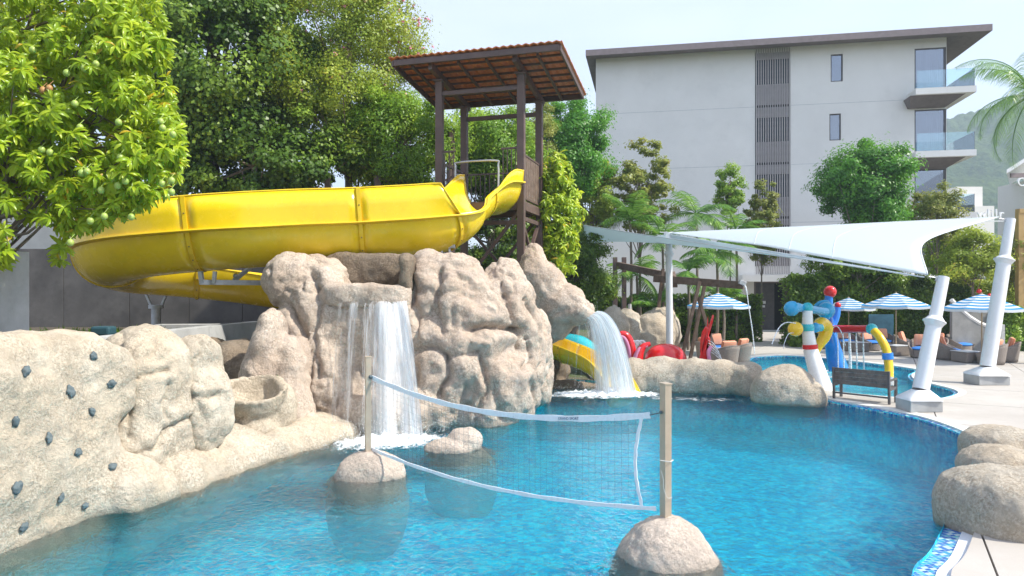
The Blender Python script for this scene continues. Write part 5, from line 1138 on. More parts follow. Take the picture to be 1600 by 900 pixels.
# big fruit tree, near left: rosettes of long leaves, hanging green fruit
ft = thing('fruit_tree', (-9.2, 10.5, 1.75), 'large bright tree with long drooping leaves and round green fruit, upper left corner', 'tree')
def rosette(seed):
    rng = np.random.default_rng(seed); V = []; F = []; A = []
    for k in range(rng.integers(11, 16)):
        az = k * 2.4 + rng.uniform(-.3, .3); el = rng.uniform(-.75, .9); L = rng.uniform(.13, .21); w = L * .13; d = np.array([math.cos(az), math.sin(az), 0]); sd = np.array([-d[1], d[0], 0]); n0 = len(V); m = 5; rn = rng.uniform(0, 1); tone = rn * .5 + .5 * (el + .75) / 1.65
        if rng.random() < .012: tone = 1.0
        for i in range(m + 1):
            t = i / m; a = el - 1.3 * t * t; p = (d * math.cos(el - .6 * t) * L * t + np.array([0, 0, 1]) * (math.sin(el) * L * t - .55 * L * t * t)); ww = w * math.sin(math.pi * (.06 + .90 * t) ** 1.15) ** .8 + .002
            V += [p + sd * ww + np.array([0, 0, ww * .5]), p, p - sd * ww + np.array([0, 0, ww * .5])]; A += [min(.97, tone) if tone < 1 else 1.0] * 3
        for i in range(m):
            F += [(n0 + 3 * i, n0 + 3 * i + 1, n0 + 3 * i + 4, n0 + 3 * i + 3), (n0 + 3 * i + 1, n0 + 3 * i + 2, n0 + 3 * i + 5, n0 + 3 * i + 4)]
    return np.array(V), np.array(F), np.array(A)
RO = [rosette(50 + i) for i in range(7)]; rmesh = [npmesh('leaf_cluster', v, f, M['leaf_near'], True, dict(rnd=a)) for v, f, a in RO]
rng = np.random.default_rng(21)
def inside(px, py):      # the crown's extent as seen from the pool deck side
    xr = np.interp(py, [-60, 0, 60, 130, 200, 260, 290, 330, 365, 372], [215, 245, 262, 262, 282, 286, 268, 205, 128, 100]); xl = np.interp(py, [-60, 300, 335, 350, 372], [-80, -80, 30, 88, 92])
    return (px < xr) & (px > xl) | ((px < 14) & (py < 418) & (py > 350))
CN = []
tries = 0
while len(CN) < 2500 and tries < 60000:
    tries += 1; px, py = rng.uniform(-70, 290), rng.uniform(-60, 418)
    if not inside(np.array(px), np.array(py)): continue
    q = W(px, py, 10.4); edge_ = min(1, max(0, (np.interp(py, [-60, 130, 290, 372], [235, 265, 270, 110]) - px) / 160)); dep = rng.uniform(0, 1) ** 1.2 * 2.9 * (.25 + edge_) ; lump = perlin(np.array([[px / 62, py / 55, 3.3]]))[0]
    Yd = 10.2 + dep - lump * .55 - .5 * edge_
    if lump < -.25 and dep < 1.2 and rng.random() < .7: continue
    CN.append((px, py, Yd))
CN.sort(key=lambda c: c[2]); Vs = []; Fs = []; As = []; nv = 0
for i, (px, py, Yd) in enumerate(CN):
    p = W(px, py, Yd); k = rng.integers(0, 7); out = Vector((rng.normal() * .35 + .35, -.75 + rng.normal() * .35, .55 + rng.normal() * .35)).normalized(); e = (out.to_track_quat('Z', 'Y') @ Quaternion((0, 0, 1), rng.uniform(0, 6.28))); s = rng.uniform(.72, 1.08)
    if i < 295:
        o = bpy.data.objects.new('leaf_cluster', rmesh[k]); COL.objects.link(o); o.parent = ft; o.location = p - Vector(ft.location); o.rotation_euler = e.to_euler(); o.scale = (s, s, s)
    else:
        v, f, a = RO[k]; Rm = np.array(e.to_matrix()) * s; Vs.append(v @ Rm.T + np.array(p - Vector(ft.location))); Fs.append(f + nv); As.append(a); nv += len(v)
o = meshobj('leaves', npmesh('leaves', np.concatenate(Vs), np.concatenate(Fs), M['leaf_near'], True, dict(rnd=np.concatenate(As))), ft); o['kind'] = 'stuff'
b = MB(); b.tube(catmull([(-9.6, 10.9, 1.7), (-9.3, 11.0, 3.5), (-8.6, 11.3, 5.2), (-8.4, 11.4, 7.2)], 5), [.2 * (1 - .04 * i) for i in range(16)], 10); b.build('trunk', M['bark'], ft, True)
b = MB()
for i in range(70):
    c = CN[int(rng.integers(0, len(CN)))]; e = W(*c); a = Vector((-9.0, 11.2, 2.9 + rng.uniform(0, 4.2))); a.x += rng.uniform(0, .8); m_ = (a + e) / 2 + Vector((0, .2, rng.uniform(-.3, .2))); b.tube(catmull([a, m_, e], 4), [.035 - .0033 * j for j in range(9)], 5, False)
b.build('limbs', M['bark'], ft, True)
for px, py, br in [(51, 78, 0), (104, 114, 0), (132, 107, 0), (150, 100, 0), (37, 122, 1), (67, 141, 1), (77, 138, 1), (20, 205, 0), (185, 191, 0), (251, 190, 0), (270, 210, 0), (117, 162, 0), (65, 234, 0), (78, 238, 0), (125, 199, 0), (184, 290, 0), (196, 283, 0), (188, 246, 0), (268, 282, 0), (253, 287, 0), (141, 345, 0), (205, 339, 0), (163, 338, 0), (110, 379, 0), (136, 268, 0), (127, 270, 0), (158, 297, 0), (254, 200, 0), (268, 300, 0)]:
    b = MB(); p = W(px, py, 9.8 if px < 200 else 10.0); b.ball(p, (.046, .046, .052), 12, 8); b.tube([p + Vector((0, 0, .05)), p + Vector((.02, .06, .12))], .004, 4); b.build('fruit', M['fruit_brown' if br else 'fruit'], ft, True)

def rosette_shrub(label, px, py, rpx, rpy, Y, n, s0, seed, ground, mat='leaf_near'):
    rng = np.random.default_rng(seed); c = W(px, py, Y); s = Y / FPX; root = thing('shrub', (c.x, Y, ground), label, 'shrub'); Vs, Fs, As, nv = [], [], [], 0
    d = rng.normal(size=(n, 3)); d /= np.linalg.norm(d, axis=1)[:, None]; rad = rng.uniform(.25, 1, n) ** .5 * (1 + .28 * perlin(d * 2.1 + seed)); q = d * rad[:, None] * np.array([rpx * s, .9, rpy * s]) + np.array(c)
    for i in range(n):
        v, f, a = RO[i % 7]; out = Vector(d[i] * .6 + np.array([.1, -.3, .6]) + rng.normal(size=3) * .35).normalized(); Rm = np.array((out.to_track_quat('Z', 'Y') @ Quaternion((0, 0, 1), rng.uniform(0, 6.28))).to_matrix()) * s0 * rng.uniform(.75, 1.25)
        Vs.append(v @ Rm.T + q[i] - np.array(root.location)); Fs.append(f + nv); As.append(a); nv += len(v)
    o = meshobj('leaves', npmesh('leaves', np.concatenate(Vs), np.concatenate(Fs), M[mat], True, dict(rnd=np.concatenate(As))), root); o['kind'] = 'stuff'
    b = MB(); b.tube(catmull([(c.x, Y, ground), (c.x + .1, Y + .1, c.z * .6), (c.x, Y, c.z + rpy * s * .5)], 5), [.08 * (1 - .07 * i) for i in range(11)], 8); b.build('trunk', M['bark'], root, True)
    b = MB()
    for i in range(0, n, 12): a = Vector((c.x, Y + .1, max(ground, q[i][2] - .7))); b.tube(catmull([a, (a + Vector(q[i])) / 2 + Vector((0, .1, -.1)), q[i]], 3), [.02, .018, .016, .014, .012, .01, .008], 4, False)
    b.build('limbs', M['bark'], root, True); return root
rosette_shrub('bright shrub with long leaves standing right of the tower, above the spout rock', 868, 340, 42, 98, 22.6, 620, 1.25, 71, .5)
# ------------------------------------------------------------------ palms
def frond(b_st, V, F, A, root_, az, el, L, rng, n=26, lw=.03, ll=.5, droop=1.0, fold=.5):
    d = np.array([math.cos(az), math.sin(az), 0]); P = []
    for i in range(13):
        t = i / 12; a = el - droop * 1.5 * t ** 1.4; P.append((P[-1] if P else np.array(root_)) + (d * math.cos(a) + np.array([0, 0, math.sin(a)])) * L / 12 * (i > 0))
    b_st.tube([Vector(p) for p in P], [.022 * (1 - .8 * i / 12) + .003 for i in range(13)], 5, False); sd = np.array([-d[1], d[0], 0])
    for k in range(n):
        t = .12 + .86 * k / n; j = t * 12; i = min(11, int(j)); p = P[i] + (P[i + 1] - P[i]) * (j - i); tg = P[i + 1] - P[i]; tg = tg / np.linalg.norm(tg)
        for sg in (-1, 1):
            ln = ll * math.sin(math.pi * (.15 + .8 * t)) * rng.uniform(.85, 1.1); dr = sd * sg * .85 + tg * .55 + np.array([0, 0, -fold + rng.uniform(-.1, .1)]); dr /= np.linalg.norm(dr); n0 = len(V); m = p + dr * ln * .5; e = p + dr * ln + np.array([0, 0, -.25 * ln * droop]); wv_ = tg * lw
            V.extend([p - wv_ * .5, p + wv_ * .5, m + wv_ * .6, m - wv_ * .6, e]); F.extend([(n0, n0 + 1, n0 + 2, n0 + 3), (n0 + 3, n0 + 2, n0 + 4, n0 + 4)]); A.extend([rng.uniform(0, 1)] * 5)
def palm(label, px, py, Y, nfr, L, rng_seed, ll=.5, lw=.03, droop=1., name='palm_tree', trunk_r=.07, ground=0, base_px=None, group=None, el0=-.3, n=26, fold=.5):
    rng = np.random.default_rng(rng_seed); c = W(px, py, Y); bx = c.x if base_px is None else W(base_px, py, Y).x; r = thing(name, (bx, Y, ground), label, 'palm tree', group)
    b = MB(); b.tube(catmull([(bx, Y, ground), ((bx + c.x) / 2 + .05, Y, c.z * .55), (c.x, Y, c.z)], 6), [trunk_r * (1.1 - .3 * i / 12) * (1 + .05 * (i % 2)) for i in range(13)], 8); b.build('trunk', M['bark'], r, True)
    for k in range(nfr):
        V, F, A = [], [], []; sb = MB(); frond(sb, V, F, A, c, k * 2.4 + rng.uniform(-.2, .2), rng.uniform(el0, 1.35), L * rng.uniform(.8, 1.1), rng, n, lw, ll, droop, fold)
        st_ = sb.build('frond', M['palm'], r); at_ = None
        me = st_.data; bm = bmesh.new(); bm.from_mesh(me); vs = [bm.verts.new(tuple(Vector(v) - org(r))) for v in V]
        for f in F:
            try: bm.faces.new([vs[i] for i in dict.fromkeys(f)])
            except ValueError: pass
        bm.to_mesh(me); nvv = len(bm.verts); bm.free(); at_ = me.attributes.new('rnd', 'FLOAT', 'POINT'); at_.data.foreach_set('value', np.concatenate([np.full(nvv - len(A), .4), A]).astype(np.float32))
    return r
palm('tall coconut palm at the right edge whose fronds overlap the hill', 1612, 150, 27, 24, 3.4, 1, .75, .018, 1.15, trunk_r=.16, el0=-.55, n=46)
PG = 'clump of fan and feather palms before the hotel wall'
for i, (px, py, Y, nf, L, ll, lb) in enumerate([(985, 345, 36, 13, 2.3, .8, 'tallest feather palm left of the white middle mast'), (1088, 335, 37, 14, 2.3, .75, 'tall feather palm just right of the white middle mast'), (1035, 372, 35, 12, 2.0, .7, 'feather palm directly behind the white middle mast'),
    (1120, 395, 34, 13, 2.0, .8, 'broad bright palm above the timber beam, left of the doorway'), (1075, 425, 33, 12, 1.7, .7, 'low palm behind the crossed timber posts'), (995, 430, 34, 12, 1.7, .7, 'low dark palm behind the left timber posts'), (1150, 360, 38, 11, 1.9, .6, 'slim palm beside the slender young tree'), (1130, 470, 35, 10, 1.5, .6, 'short palm behind the first striped parasol'), (1020, 480, 33.5, 10, 1.4, .6, 'short dark palm above the brown boulders')]):
    palm(lb, px, py, Y, nf, L, 30 + i, ll, .055, .8, group=PG, n=20, fold=.25)

# ------------------------------------------------------------------ striped parasols
def stripe_mat():
    m, n, l, p = newmat('striped_canvas'); a = n.new('ShaderNodeAttribute'); a.attribute_name = 't'; f = math_(n, l, 'FRACT', math_(n, l, 'MULTIPLY', a.outputs['Fac'], 6.0)); g = math_(n, l, 'GREATER_THAN', f, .5)
    c = mix(n, l, g, (.74, .77, .79), (.02, .26, .56)); l.new(c, p.inputs['Base Color']); p.inputs['Roughness'].default_value = .8
    t = n.new('ShaderNodeBsdfTranslucent'); l.new(c, t.inputs[0]); mx = n.new('ShaderNodeMixShader'); mx.inputs[0].default_value = .3; l.new(p.outputs[0], mx.inputs[1]); l.new(t.outputs[0], mx.inputs[2]); l.new(mx.outputs[0], n['Material Output'].inputs[0]); return m
M['stripe'] = stripe_mat(); M['pole_wood'] = simple('pale_wood_pole', (.42, .30, .18), .6)
def parasol():
    r = thing('parasol', (0, 0, 0), 'x', 'parasol', 'blue and white striped parasols'); b = MB(); rows = []; A = []; ns_ = 8; Rr = 1.42
    for i in range(25):
        t = i / 24; row = []
        for k in range(49):
            a = 2 * math.pi * k / 48; seg = (k % 6) / 6; f = math.cos(math.pi / 8) / math.cos((seg - .5) * math.pi / 4); rr = Rr * t * f; z = 2.68 - .50 * t - .06 * t * t + (.0 if i < 24 else 0) - .03 * math.sin(math.pi * seg) * t
            row.append((rr * math.cos(a), rr * math.sin(a), z)); A.append(t)
        rows.append(row)
    rows.append([(x * 1.0, y * 1.0, z - .10) for x, y, z in rows[-1]]); A += [1.03] * 49
    b.grid(rows, A); b.build('canopy', M['stripe'], r, False, 't')
    b = MB(); b.tube([(0, 0, 0), (0, 0, 2.62)], .026, 10); b.build('pole', M['pole_wood'], r, True)
    b = MB(); b.tube([(0, 0, 2.66), (0, 0, 2.74)], [.04, .012], 8); b.build('finial', M['pole_wood'], r)
    b = MB(); b.box((0, 0, .04), (.5, .5, .08), None, .01); b.tube([(0, 0, .08), (0, 0, .3)], .045, 10); b.build('base', M['dark_metal'], r)
    for k in range(8):
        a = 2 * math.pi * k / 8; b = MB(); b.bar((0, 0, 2.62), (Rr * .97 * math.cos(a), Rr * .97 * math.sin(a), 2.09), .018); b.build('rib', M['pole_wood'], r)
    return r
pr = parasol(); first = True
for px, pyrim, s_, lb in ((1122, 477, 93, 'striped parasol behind the crossed timber posts, left of the hotel doorway'), (1326, 479.5, 70, 'small distant striped parasol behind the blue play figure'), (1400, 481, 93, 'striped parasol between the play figure and the nearest leaning mast'), (1534, 486, 106, 'striped parasol partly hidden by the farthest leaning mast')):
    o = pr if first else copy_tree(pr); first = False; Yq = 2.84 * .92 * FPX / s_ * 1.0; q = W(px, 480, Yq); k_ = 1.0
    if s_ == 70: k_ = .82; Yq = Yq * k_; q = W(px, 480, Yq)
    o.location = (q.x, Yq, .104); o.scale = (k_, k_, .5 + k_ / 2); o.rotation_euler = (0, 0, RNG.uniform(0, .7)); o['label'] = lb
# ------------------------------------------------------------------ wicker seats and tables
def stripe_cush():
    m, n, l, p = newmat('orange_striped_cushion'); w = n.new('ShaderNodeTexWave'); w.inputs['Scale'].default_value = 7; w.inputs['Distortion'].default_value = .3; w.bands_direction = 'X'; l.new(objc(n), w.inputs[0])
    c = mix(n, l, mrange(n, l, w.outputs[1], .35, .65), (.66, .20, .09), (.72, .44, .32)); l.new(c, p.inputs['Base Color']); p.inputs['Roughness'].default_value = .9; return m
M['orange'] = stripe_cush()
def tub_chair():
    r = thing('tub_chair', (0, 0, 0), 'x', 'chair', 'wicker lounge chairs'); b = MB(); rows = []
    for i in range(7):
        t = i / 6; row = []
        for k in range(33):
            a = -2.25 + 4.5 * k / 32; hgt = .26 + .44 * math.cos(a / 2.25 * 1.35) ** 1.3 if True else 0; rr = .40 + .10 * t; row.append((rr * math.sin(a) * .95, rr * math.cos(a), .02 + hgt * t))
        rows.append(row)
    b.grid(rows); b.build('wicker_shell', M['wicker'], r, 'all', solid=.045)
    b = MB(); b.tube([Vector(q) for q in rows[-1]], .028, 6); b.build('rolled_rim', M['wicker'], r, True)
    b = MB(); b.tube([(0, 0, .03), (0, 0, .30)], .40, 24); b.build('seat_base', M['wicker'], r, True)
    b = MB(); b.ball((0, -.02, .35), (.40, .40, .085), 18, 8); b.build('seat_cushion', M['cush_blue'], r, True)
    b = MB(); b.box((0, .20, .66), (.56, .16, .46), (R(-18), 0, 0), .06); b.build('back_cushion', M['orange'], r, True); return r
tc = tub_chair(); first = True
def chair(px, pyb, face, lb, s_=1.08):
    global first
    o = tc if first else copy_tree(tc); first = False; q = G(px, pyb, .104); o.location = (q.x, q.y + .3, .104); o.rotation_euler = (0, 0, face); o.scale = (s_, s_, s_); o['label'] = lb
for a in ((1112, 566, 1.9, 'wicker chair facing right behind the crossed timber posts, with a striped pillow'), (1136, 573, 3.5, 'wicker tub chair seen from behind, nearest one under the first parasol'), (1156, 568, 3.9, 'wicker tub chair at the right end of the group under the first parasol'), (1124, 558, .2, 'wicker chair with orange back cushion at the rear of the first parasol group'),
          (1365, 548, .5, 'wicker chair under the parasol between the play figure and the near mast, left one'), (1383, 546, -.2, 'wicker chair with orange pillow just right of the yellow arch'), (1302, 546, .3, 'wicker chair seen left of the falling water jets'), (1326, 546, 0, 'wicker chair with orange pillow seen through the falling water jets'),
          (1424, 553, .9, 'wicker chair with striped pillow left of the nearest leaning mast'), (1448, 560, -.5, 'wicker chair half hidden by the nearest leaning mast'), (1466, 556, -.9, 'wicker chair emerging right of the nearest leaning mast'),
          (1490, 563, 1.0, 'wicker chair with blue seat facing right, between the two leaning masts'), (1508, 552, .4, 'rear wicker chair with upright striped pillow between the two leaning masts'), (1556, 570, -2.5, 'wicker chair seen from behind just right of the farthest leaning mast'), (1577, 566, -2.1, 'wicker chair farthest right, turned toward the mast')): chair(*a)
def table(px, pyb, lb):
    q = G(px, pyb, .104); r = thing('wicker_table', (q.x, q.y + .35, .104), lb, 'table', 'wicker coffee tables'); c = Vector(r.location)
    b = MB(); b.box(c + Vector((0, 0, .21)), (.78, .78, .40), (0, 0, .2), .04); b.build('wicker_body', M['wicker'], r); b = MB(); b.box(c + Vector((0, 0, .425)), (.80, .80, .02), (0, 0, .2)); b.build('table_top', M['cush_blue'] if False else M['white_steel'], r)
table(1344, 550, 'low wicker table behind the yellow arch of the play pipes'); table(1409, 556, 'low wicker table with pale top left of the nearest leaning mast'); table(1520, 567, 'low wicker table between the two leaning masts'); table(1146, 562, 'low wicker table under the first striped parasol')
# curved planter wall and menu board behind the seats
cw = thing('curved_planter_wall', (19.5, 31, 0), 'grey concrete planter wall with a sweeping curved top edge behind the right parasol', 'planter wall')
b = MB(); pts = [(1486, 470), (1493, 478), (1502, 487), (1514, 497), (1528, 506), (1545, 513), (1562, 519)]; Y = 31.5; top_ = [W(px, py, Y) for px, py in pts]; bot = [Vector((p.x, p.y, 0)) for p in top_]
rows = [[p for p in top_], [p for p in bot]]; b.grid([bot, top_]); M['conc_mid'] = simple('mid_grey_concrete', (.27, .27, .26), .9, var=.2, vs=1.5, grime=.3); o = b.build('wall_face', M['conc_mid'], cw, False, solid=.18)
b = MB(); b.tube([p + Vector((0, -.02, .05)) for p in top_], .10, 8); b.build('curved_coping', M['coping'], cw, True)
b = MB(); a, c = W(1566, 507, 31), W(1566, 555, 31); b.box((a.x + .05, 31.2, a.z / 2), (.14, 1.0, a.z), (0, 0, -.4)); b.build('end_pier', M['coping'], cw)
b = MB(); a = W(1530, 478, 33); b.box((a.x, 33, 1.1), (1.9, .25, 2.2), (0, 0, .1)); b.build('back_wall', M['conc_mid'], cw)
bd = thing('notice_board', W(1376, 540, 34.6), 'faded teal notice board standing in front of the hedge', 'board'); a, c = W(1357, 491, 34.4), W(1396, 532, 34.4)
b = MB(); b.box(((a.x + c.x) / 2, 34.4, (a.z + c.z) / 2), (c.x - a.x, .06, a.z - c.z), None, .01); b.build('board_face', simple('faded_teal_board', (.08, .22, .28), .5, var=.3, vs=3), bd)
b = MB(); b.bar((a.x + .1, 34.45, 0), (a.x + .1, 34.45, a.z), .06); b.bar((c.x - .1, 34.45, 0), (c.x - .1, 34.45, a.z), .06); b.build('leg', M['dark_metal'], bd)
# ------------------------------------------------------------------ colourful water play pipes
wp = thing('water_play_pipes', (9.5, 21, 0), 'colourful water play structure of white, blue, red and yellow pipes standing in the splash pool', 'play equipment')
def pipe(name, pts, rad, mat, n=16, par=wp, k=6): b = MB(); c = catmull(pts, k) if len(pts) > 2 else [Vector(p) for p in pts]; r = rad if not hasattr(rad, '__len__') else list(np.interp(np.linspace(0, 1, len(c)), np.linspace(0, 1, len(rad)), rad)); b.tube(c, r, n); return b.build(name, M[mat], par, True)
def pball(name, c, r, mat, par=wp): b = MB(); b.ball(c, r, 20, 14); return b.build(name, M[mat], par, True)
Y1 = 20.6; m_ = Y1 / FPX
base = W(1297, 640, 20.0); k1 = W(1266, 545, Y1); k2 = W(1262, 512, Y1); k3 = W(1262, 478, Y1)
pipe('white_post', [base, W(1283, 600, 20.3), k1], [.36, .27, .20], 'white_fg'); pipe('red_band', [k1, k1 + Vector((-.01, 0, .13))], .215, 'red'); pipe('white_post', [k1 + Vector((-.01, 0, .12)), k2, k3], [.19, .16, .13], 'white_fg')
pball('teal_ball_joint', W(1262, 481, Y1), .16, 'teal'); pball('teal_ball_joint', k2, .19, 'teal')
pipe('blue_boom', [W(1240, 481, Y1 - .15), W(1252, 481, Y1), W(1290, 487, Y1 + .9)], [.20, .12, .12], 'cyan'); pball('blue_ball', W(1237, 482, Y1 - .2), .22, 'cyan'); pball('blue_ball', W(1291, 485, 22.3), .27, 'cyan')
pipe('teal_boom', [W(1250, 512, Y1), W(1282, 512, Y1 + .5)], .12, 'teal'); pball('yellow_ball', W(1243, 514, Y1 - .2), .215, 'yel2'); pball('blue_ball', W(1274, 512, Y1 + .2), .15, 'cyan'); 
pipe('yellow_elbow', [W(1276, 514, 21.2), W(1283, 505, 21.4), W(1291, 512, 21.6), W(1288, 526, 21.6), W(1279, 540, 21.6), W(1274, 550, 21.6)], [.15, .19, .2, .18, .14, .12], 'yel2'); pipe('red_nozzle', [W(1275, 548, 21.6), W(1273, 558, 21.6)], [.12, .05], 'red')
Y2 = 24.5
pipe('blue_leg', [W(1310, 577, Y2), W(1303, 550, Y2), W(1296, 515, Y2 - .5), W(1293, 492, Y2 - 1)], [.33, .27, .19, .16], 'blue'); pipe('blue_neck', [W(1295, 480, Y2 - .5), W(1295, 462, Y2 - .5)], .13, 'blue'); pball('red_ball', W(1297, 456, Y2 - .5), .21, 'red')
pipe('blue_arm', [W(1297, 512, Y2 - .5), W(1303, 503, Y2 - .5), W(1307, 492, Y2 - .5), W(1309, 480, Y2 - .5)], [.16, .13, .12, .1], 'blue'); pball('red_ball', W(1309, 477, Y2 - .5), .105, 'red')
pipe('blue_loop', [W(1272, 482, 22.6), W(1280, 474, 22.6), W(1291, 472, 22.6), W(1297, 478, 22.6)], .07, 'cyan')
pA, pB = W(1298, 514, 23.8), W(1362, 514, 22.6); pipe('red_spray_bar', [pA, pB], .125, 'red'); pball('teal_ball_joint', pB, .18, 'teal'); pball('blue_ball', pA, .19, 'blue')
arch = [pB, W(1373, 525, 22.3), W(1383, 542, 22.1), W(1387, 556, 22.0)]; pipe('yellow_arch', arch, .13, 'yel2'); pipe('blue_sleeve', [W(1386.5, 551, 22), W(1387.5, 561, 22)], .165, 'blue'); pipe('yellow_arch', [W(1387.5, 560, 22), W(1389, 575, 21.9), W(1389, 590, 21.8)], .13, 'yel2'); pipe('grey_foot', [W(1389, 590, 21.8), W(1389, 606, 21.7)], .14, 'conc')
M['jet'] = None
def jet_mat():
    m, n, l, p = newmat('water_jet'); p.inputs['Base Color'].default_value = (.85, .9, .94, 1); p.inputs['Roughness'].default_value = .2; tr = n.new('ShaderNodeBsdfTransparent'); mx = n.new('ShaderNodeMixShader')
    l.new(mrange(n, l, noise(n, l, pos(n), 18, 3), .35, .6, .35, .95), mx.inputs[0]); l.new(tr.outputs[0], mx.inputs[1]); l.new(p.outputs[0], mx.inputs[2]); l.new(mx.outputs[0], n['Material Output'].inputs[0]); return m
M['jet'] = jet_mat()
jt = thing('water_jets', (11, 23.2, 0), 'row of thin water jets falling from the red spray bar into the splash pool', 'water jets')
for px, r_ in ((1309, .018), (1318, .02), (1328, .045), (1338.5, .024), (1349, .024)):
    t = (px - 1298) / 64; p = pA.lerp(pB, t); b = MB(); b.tube([p - Vector((0, 0, .1)), (p.x + .01, p.y - .02, p.z * .5), (p.x + .02, p.y - .03, .02)], [r_ * .8, r_, r_ * 1.3], 8); b.build('jet', M['jet'], jt, True)
b = MB(); b.tube(catmull([W(1300, 513, 23), W(1308, 510, 22.9), W(1315, 520, 22.8), W(1321, 540, 22.7)], 5), .014, 6); b.build('arc_jet', M['jet'], jt, True); b = MB(); b.tube(catmull([W(1243, 505, 20.2), W(1228, 504, 20.0), W(1216, 514, 19.8), W(1206, 538, 19.6)], 5), .014, 6); b.build('arc_jet', M['jet'], jt, True); b = MB(); b.tube(catmull([W(1240, 520, 20.2), W(1232, 522, 20.1), W(1226, 535, 20.0), W(1224, 545, 20.0)], 5), .010, 6); b.build('arc_jet', M['jet'], jt, True)
foam('splash_foam', (W(1330, 586, 23).x, 23.4), 1.5, .4, -.2, .04, 'line of white splash under the thin jets in the splash pool', 120, .9)
foam('splash_foam', (W(1290, 574, 25).x, 25.3), .9, .3, 0, .04, 'small white splash beside the blue leg in the splash pool', 60, .8)

# ------------------------------------------------------------------ bench seen from behind
L_, R_ = G(1299, 631, .104), G(1394, 634, .104); L_ = Vector((8.38, 18.9, .104)); R_ = Vector((9.98, 18.0, .104))
L_ = G(1302, 622, .104); R_ = G(1391, 632, .104)
bn = thing('park_bench', ((L_.x + R_.x) / 2, (L_.y + R_.y) / 2, .104), 'dark slatted bench seen from behind on the strip between the two pools', 'bench'); dx = (R_ - L_).normalized(); dy = Vector((-dx.y, dx.x, 0)); ln = (R_ - L_).length; yb = math.atan2(dx.y, dx.x)
def BP(u, v, z): return L_ + dx * u + dy * v + Vector((0, 0, z))
for u in (.02, ln - .02):
    b = MB(); b.bar(BP(u, 0, 0), BP(u, -.04, .82), .05, .07); b.bar(BP(u, .45, 0), BP(u, .45, .58), .05, .07); b.bar(BP(u, -.02, .58), BP(u, .48, .60), .05, .04); b.bar(BP(u, 0, .36), BP(u, .45, .38), .05, .06); b.build('end_frame', M['dark_metal'], bn)
for k in range(4): b = MB(); b.box(BP(ln / 2, -.03, .45 + .105 * k), (ln - .06, .025, .101), (0, 0, yb), .004); b.build('back_slat', M['bench_wood'], bn)
for k in range(5): b = MB(); b.box(BP(ln / 2, .05 + .095 * k, .40), (ln - .06, .08, .025), (0, 0, yb), .004); b.build('seat_slat', M['bench_wood'], bn)
b = MB(); b.box(BP(ln / 2, .05, .15), (ln - .04, .04, .04), (0, 0, yb)); b.build('stretcher', M['dark_metal'], bn)

# ------------------------------------------------------------------ red play animals behind the ledge
def dome(px, py, Y, r, hgt, label, name='play_dome'):
    c = W(px, py, Y); t = thing(name, (c.x, c.y, .1), label, 'play equipment', 'red play figures'); b = MB(); b.ball((c.x, c.y, c.z), (r, r * .8, hgt), 28, 16); b.build('shell', M['red'], t, True); return t
d = dome(1040, 562, 22.8, .68, .53, 'shiny red play dome in front of the white middle mast')
b = MB()
for px in (1012, 1068): b.ball(W(px, 545, 22.6), .1, 8, 6)
tn = thing('play_tentacle', W(965, 560, 22.8), 'curved red play arch with pink underside at the edge of the right waterfall', 'play equipment')
def tentacle(pts, rads, par, y): c = [W(px, py, y) for px, py in pts]; pipe('red_tube', c, rads, 'red', 14, par); pipe('pink_sucker_strip', [q + Vector((-.09, -.03, -.06)) for q in c], [r * .75 for r in rads], 'pink', 10, par)
tentacle([(964, 530), (972, 522), (981, 527), (987, 543), (989, 562)], [.09, .11, .12, .13, .14], tn, 22.8)
tn2 = thing('play_tentacle', W(1008, 560, 22.8), 'short red play arm with a pink tip left of the red dome', 'play equipment'); tentacle([(1016, 537), (1006, 541), (1000, 550), (996, 566)], [.07, .1, .13, .17], tn2, 22.6)
w3 = thing('play_ribs', W(995, 545, 24), 'white curled play ribs behind the red arms', 'play equipment')
for i, px in enumerate((985, 992, 999)): b = MB(); b.tube(catmull([W(px - 8, 548 + i, 24), W(px - 3, 537, 24), W(px + 5, 533, 24), W(px + 12, 540, 24)], 5), .045, 8); b.build('rib', M['white_fg'], w3, True)
cl = thing('play_claw', W(1105, 565, 21.8), 'tall red play claw with pink inner side squirting water, right of the red dome', 'play equipment')
b = MB(); Yc = 21.9; pts = [(1096, 566), (1094, 550), (1094, 532), (1097, 518), (1102, 510), (1107, 511), (1107, 518), (1104, 527), (1110, 530), (1104, 537), (1108, 541), (1115, 539), (1108, 549), (1105, 558), (1108, 567)]
f = [W(px, py, Yc - .13) for px, py in pts]; k = [W(px, py, Yc + .13) for px, py in pts]; n_ = len(pts); bm = bmesh.new()
fv = [bm.verts.new(p) for p in f]; kv = [bm.verts.new(p) for p in k]; bm.faces.new(fv[::-1]); bm.faces.new(kv)
for i in range(n_): bm.faces.new((fv[i], fv[(i + 1) % n_], kv[(i + 1) % n_], kv[i]))
bmesh.ops.triangulate(bm, faces=bm.faces[:]); bmesh.ops.recalc_face_normals(bm, faces=bm.faces); bmesh.ops.bevel(bm, geom=[e for e in bm.edges if abs(e.verts[0].co.y - e.verts[1].co.y) < .01 and len(e.link_faces) == 2 and e.calc_face_angle(0) > 1], offset=.05, segments=3, affect='EDGES')
me = bpy.data.meshes.new('claw_body'); 
bmesh.ops.translate(bm, verts=bm.verts, vec=-Vector(cl.location)); bm.to_mesh(me); bm.free(); me.materials.append(M['red']); me.polygons.foreach_set('use_smooth', [True] * len(me.polygons)); me.set_sharp_from_angle(angle=R(50)); meshobj('claw_body', me, cl)
pipe('pink_sucker_strip', [W(1112, 541, Yc - .2), W(1107, 550, Yc - .2), W(1109, 566, Yc - .2)], .06, 'pink', 10, cl)
b = MB()
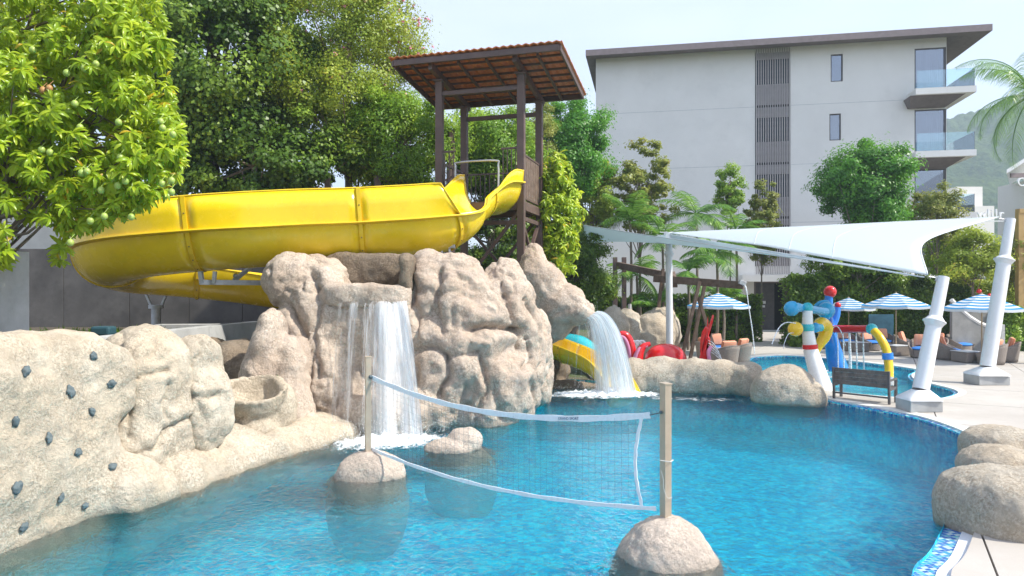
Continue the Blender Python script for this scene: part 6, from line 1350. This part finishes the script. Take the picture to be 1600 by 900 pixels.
for q in range(5): b.tube(catmull([W(1106, 532 + q * 4, Yc - .1), W(1114, 536 + q * 4, Yc - .3), W(1124 + q, 552 + q * 3, Yc - .5), W(1130, 572, Yc - .6)], 4), .012, 5)
b.build('water_squirt', M['jet'], cl, True)

# ------------------------------------------------------------------ timber water channel on posts
aq = thing('timber_aqueduct', (7, 31, 0), 'dark timber water channel carried on upright and crossed posts, spilling at its right end', 'timber frame')
Ya, Yb_ = 31.5, 27.5
def beam(p, q, w, name, h=None, mat='timber'): b = MB(); b.bar(p, q, w, h or w, bev=.01); return b.build(name, M[mat], aq)
beam(W(964, 414, 33), W(1050, 432, 30.5), .22, 'trough_beam', .30); beam(W(1022, 435, 29.5), W(1162, 446, 27.5), .22, 'trough_beam', .30); beam(W(1050, 428, 30), W(1054, 445, 29), .25, 'trough_beam')
for px in (961, 975): q = W(px, 402, 33); beam(Vector((q.x, 33, 0)), q, .2, 'upright_post', mat='brown_steel')
for a, c, y in (((1036, 420), (1020, 560), 29.6), ((1042, 430), (1063, 560), 29.8), ((1093, 440), (1064, 572), 28.2), ((1091, 465), (1122, 575), 28.4), ((1101, 445), (1078, 566), 28.8)): beam(W(*a, y), Vector((W(*c, y).x, y, 0.05)), .13, 'crossed_post')
beam(W(1155, 440, 27.4), W(1165, 444, 27.4), .16, 'spout', mat='galv')
b = MB(); b.tube(catmull([W(1161, 443, 27.4), W(1166, 452, 27.3), W(1170, 480, 27.2), W(1176, 520, 27.1), W(1179, 553, 27.0)], 5), [.07, .06, .05, .04, .035, .03] + [.02] * 15, 7); b.build('spilling_water', M['jet'], aq, True)
pp = thing('ground_lamp', W(984, 490, 28), 'small grey cylindrical bollard lamp between the brown boulders', 'lamp'); b = MB(); b.tube([W(984, 490, 28), W(984, 475, 28)], .07, 10); b.build('housing', M['conc'], pp, True)
bx = thing('equipment_cover', (-7.6, 14, 1.8), 'small dark teal equipment cover on the terrace, above the climbing wall', 'box'); q = W(162, 517, 13.6); bx.location = (q.x, 13.6, 1.76); b = MB(); b.box((q.x, 13.6, q.z), (.36, .3, .18), None, .04); b.build('lid', simple('dark_teal_cover', (.02, .07, .09), .5), bx)

# ------------------------------------------------------------------ haze
HZ = True
if HZ:
    hm_ = bpy.data.materials.new('air_haze'); n, l = nodes(hm_); n.remove(n['Principled BSDF']); v = n.new('ShaderNodeVolumePrincipled'); v.inputs['Color'].default_value = (.70, .85, 1, 1); v.inputs['Density'].default_value = .0008; v.inputs['Anisotropy'].default_value = .2; l.new(v.outputs[0], n['Material Output'].inputs['Volume'])
    b = MB(); b.box((150, 500, 80), (1500, 1100, 164.6)); o = b.build('haze', hm_); o['kind'] = 'stuff'
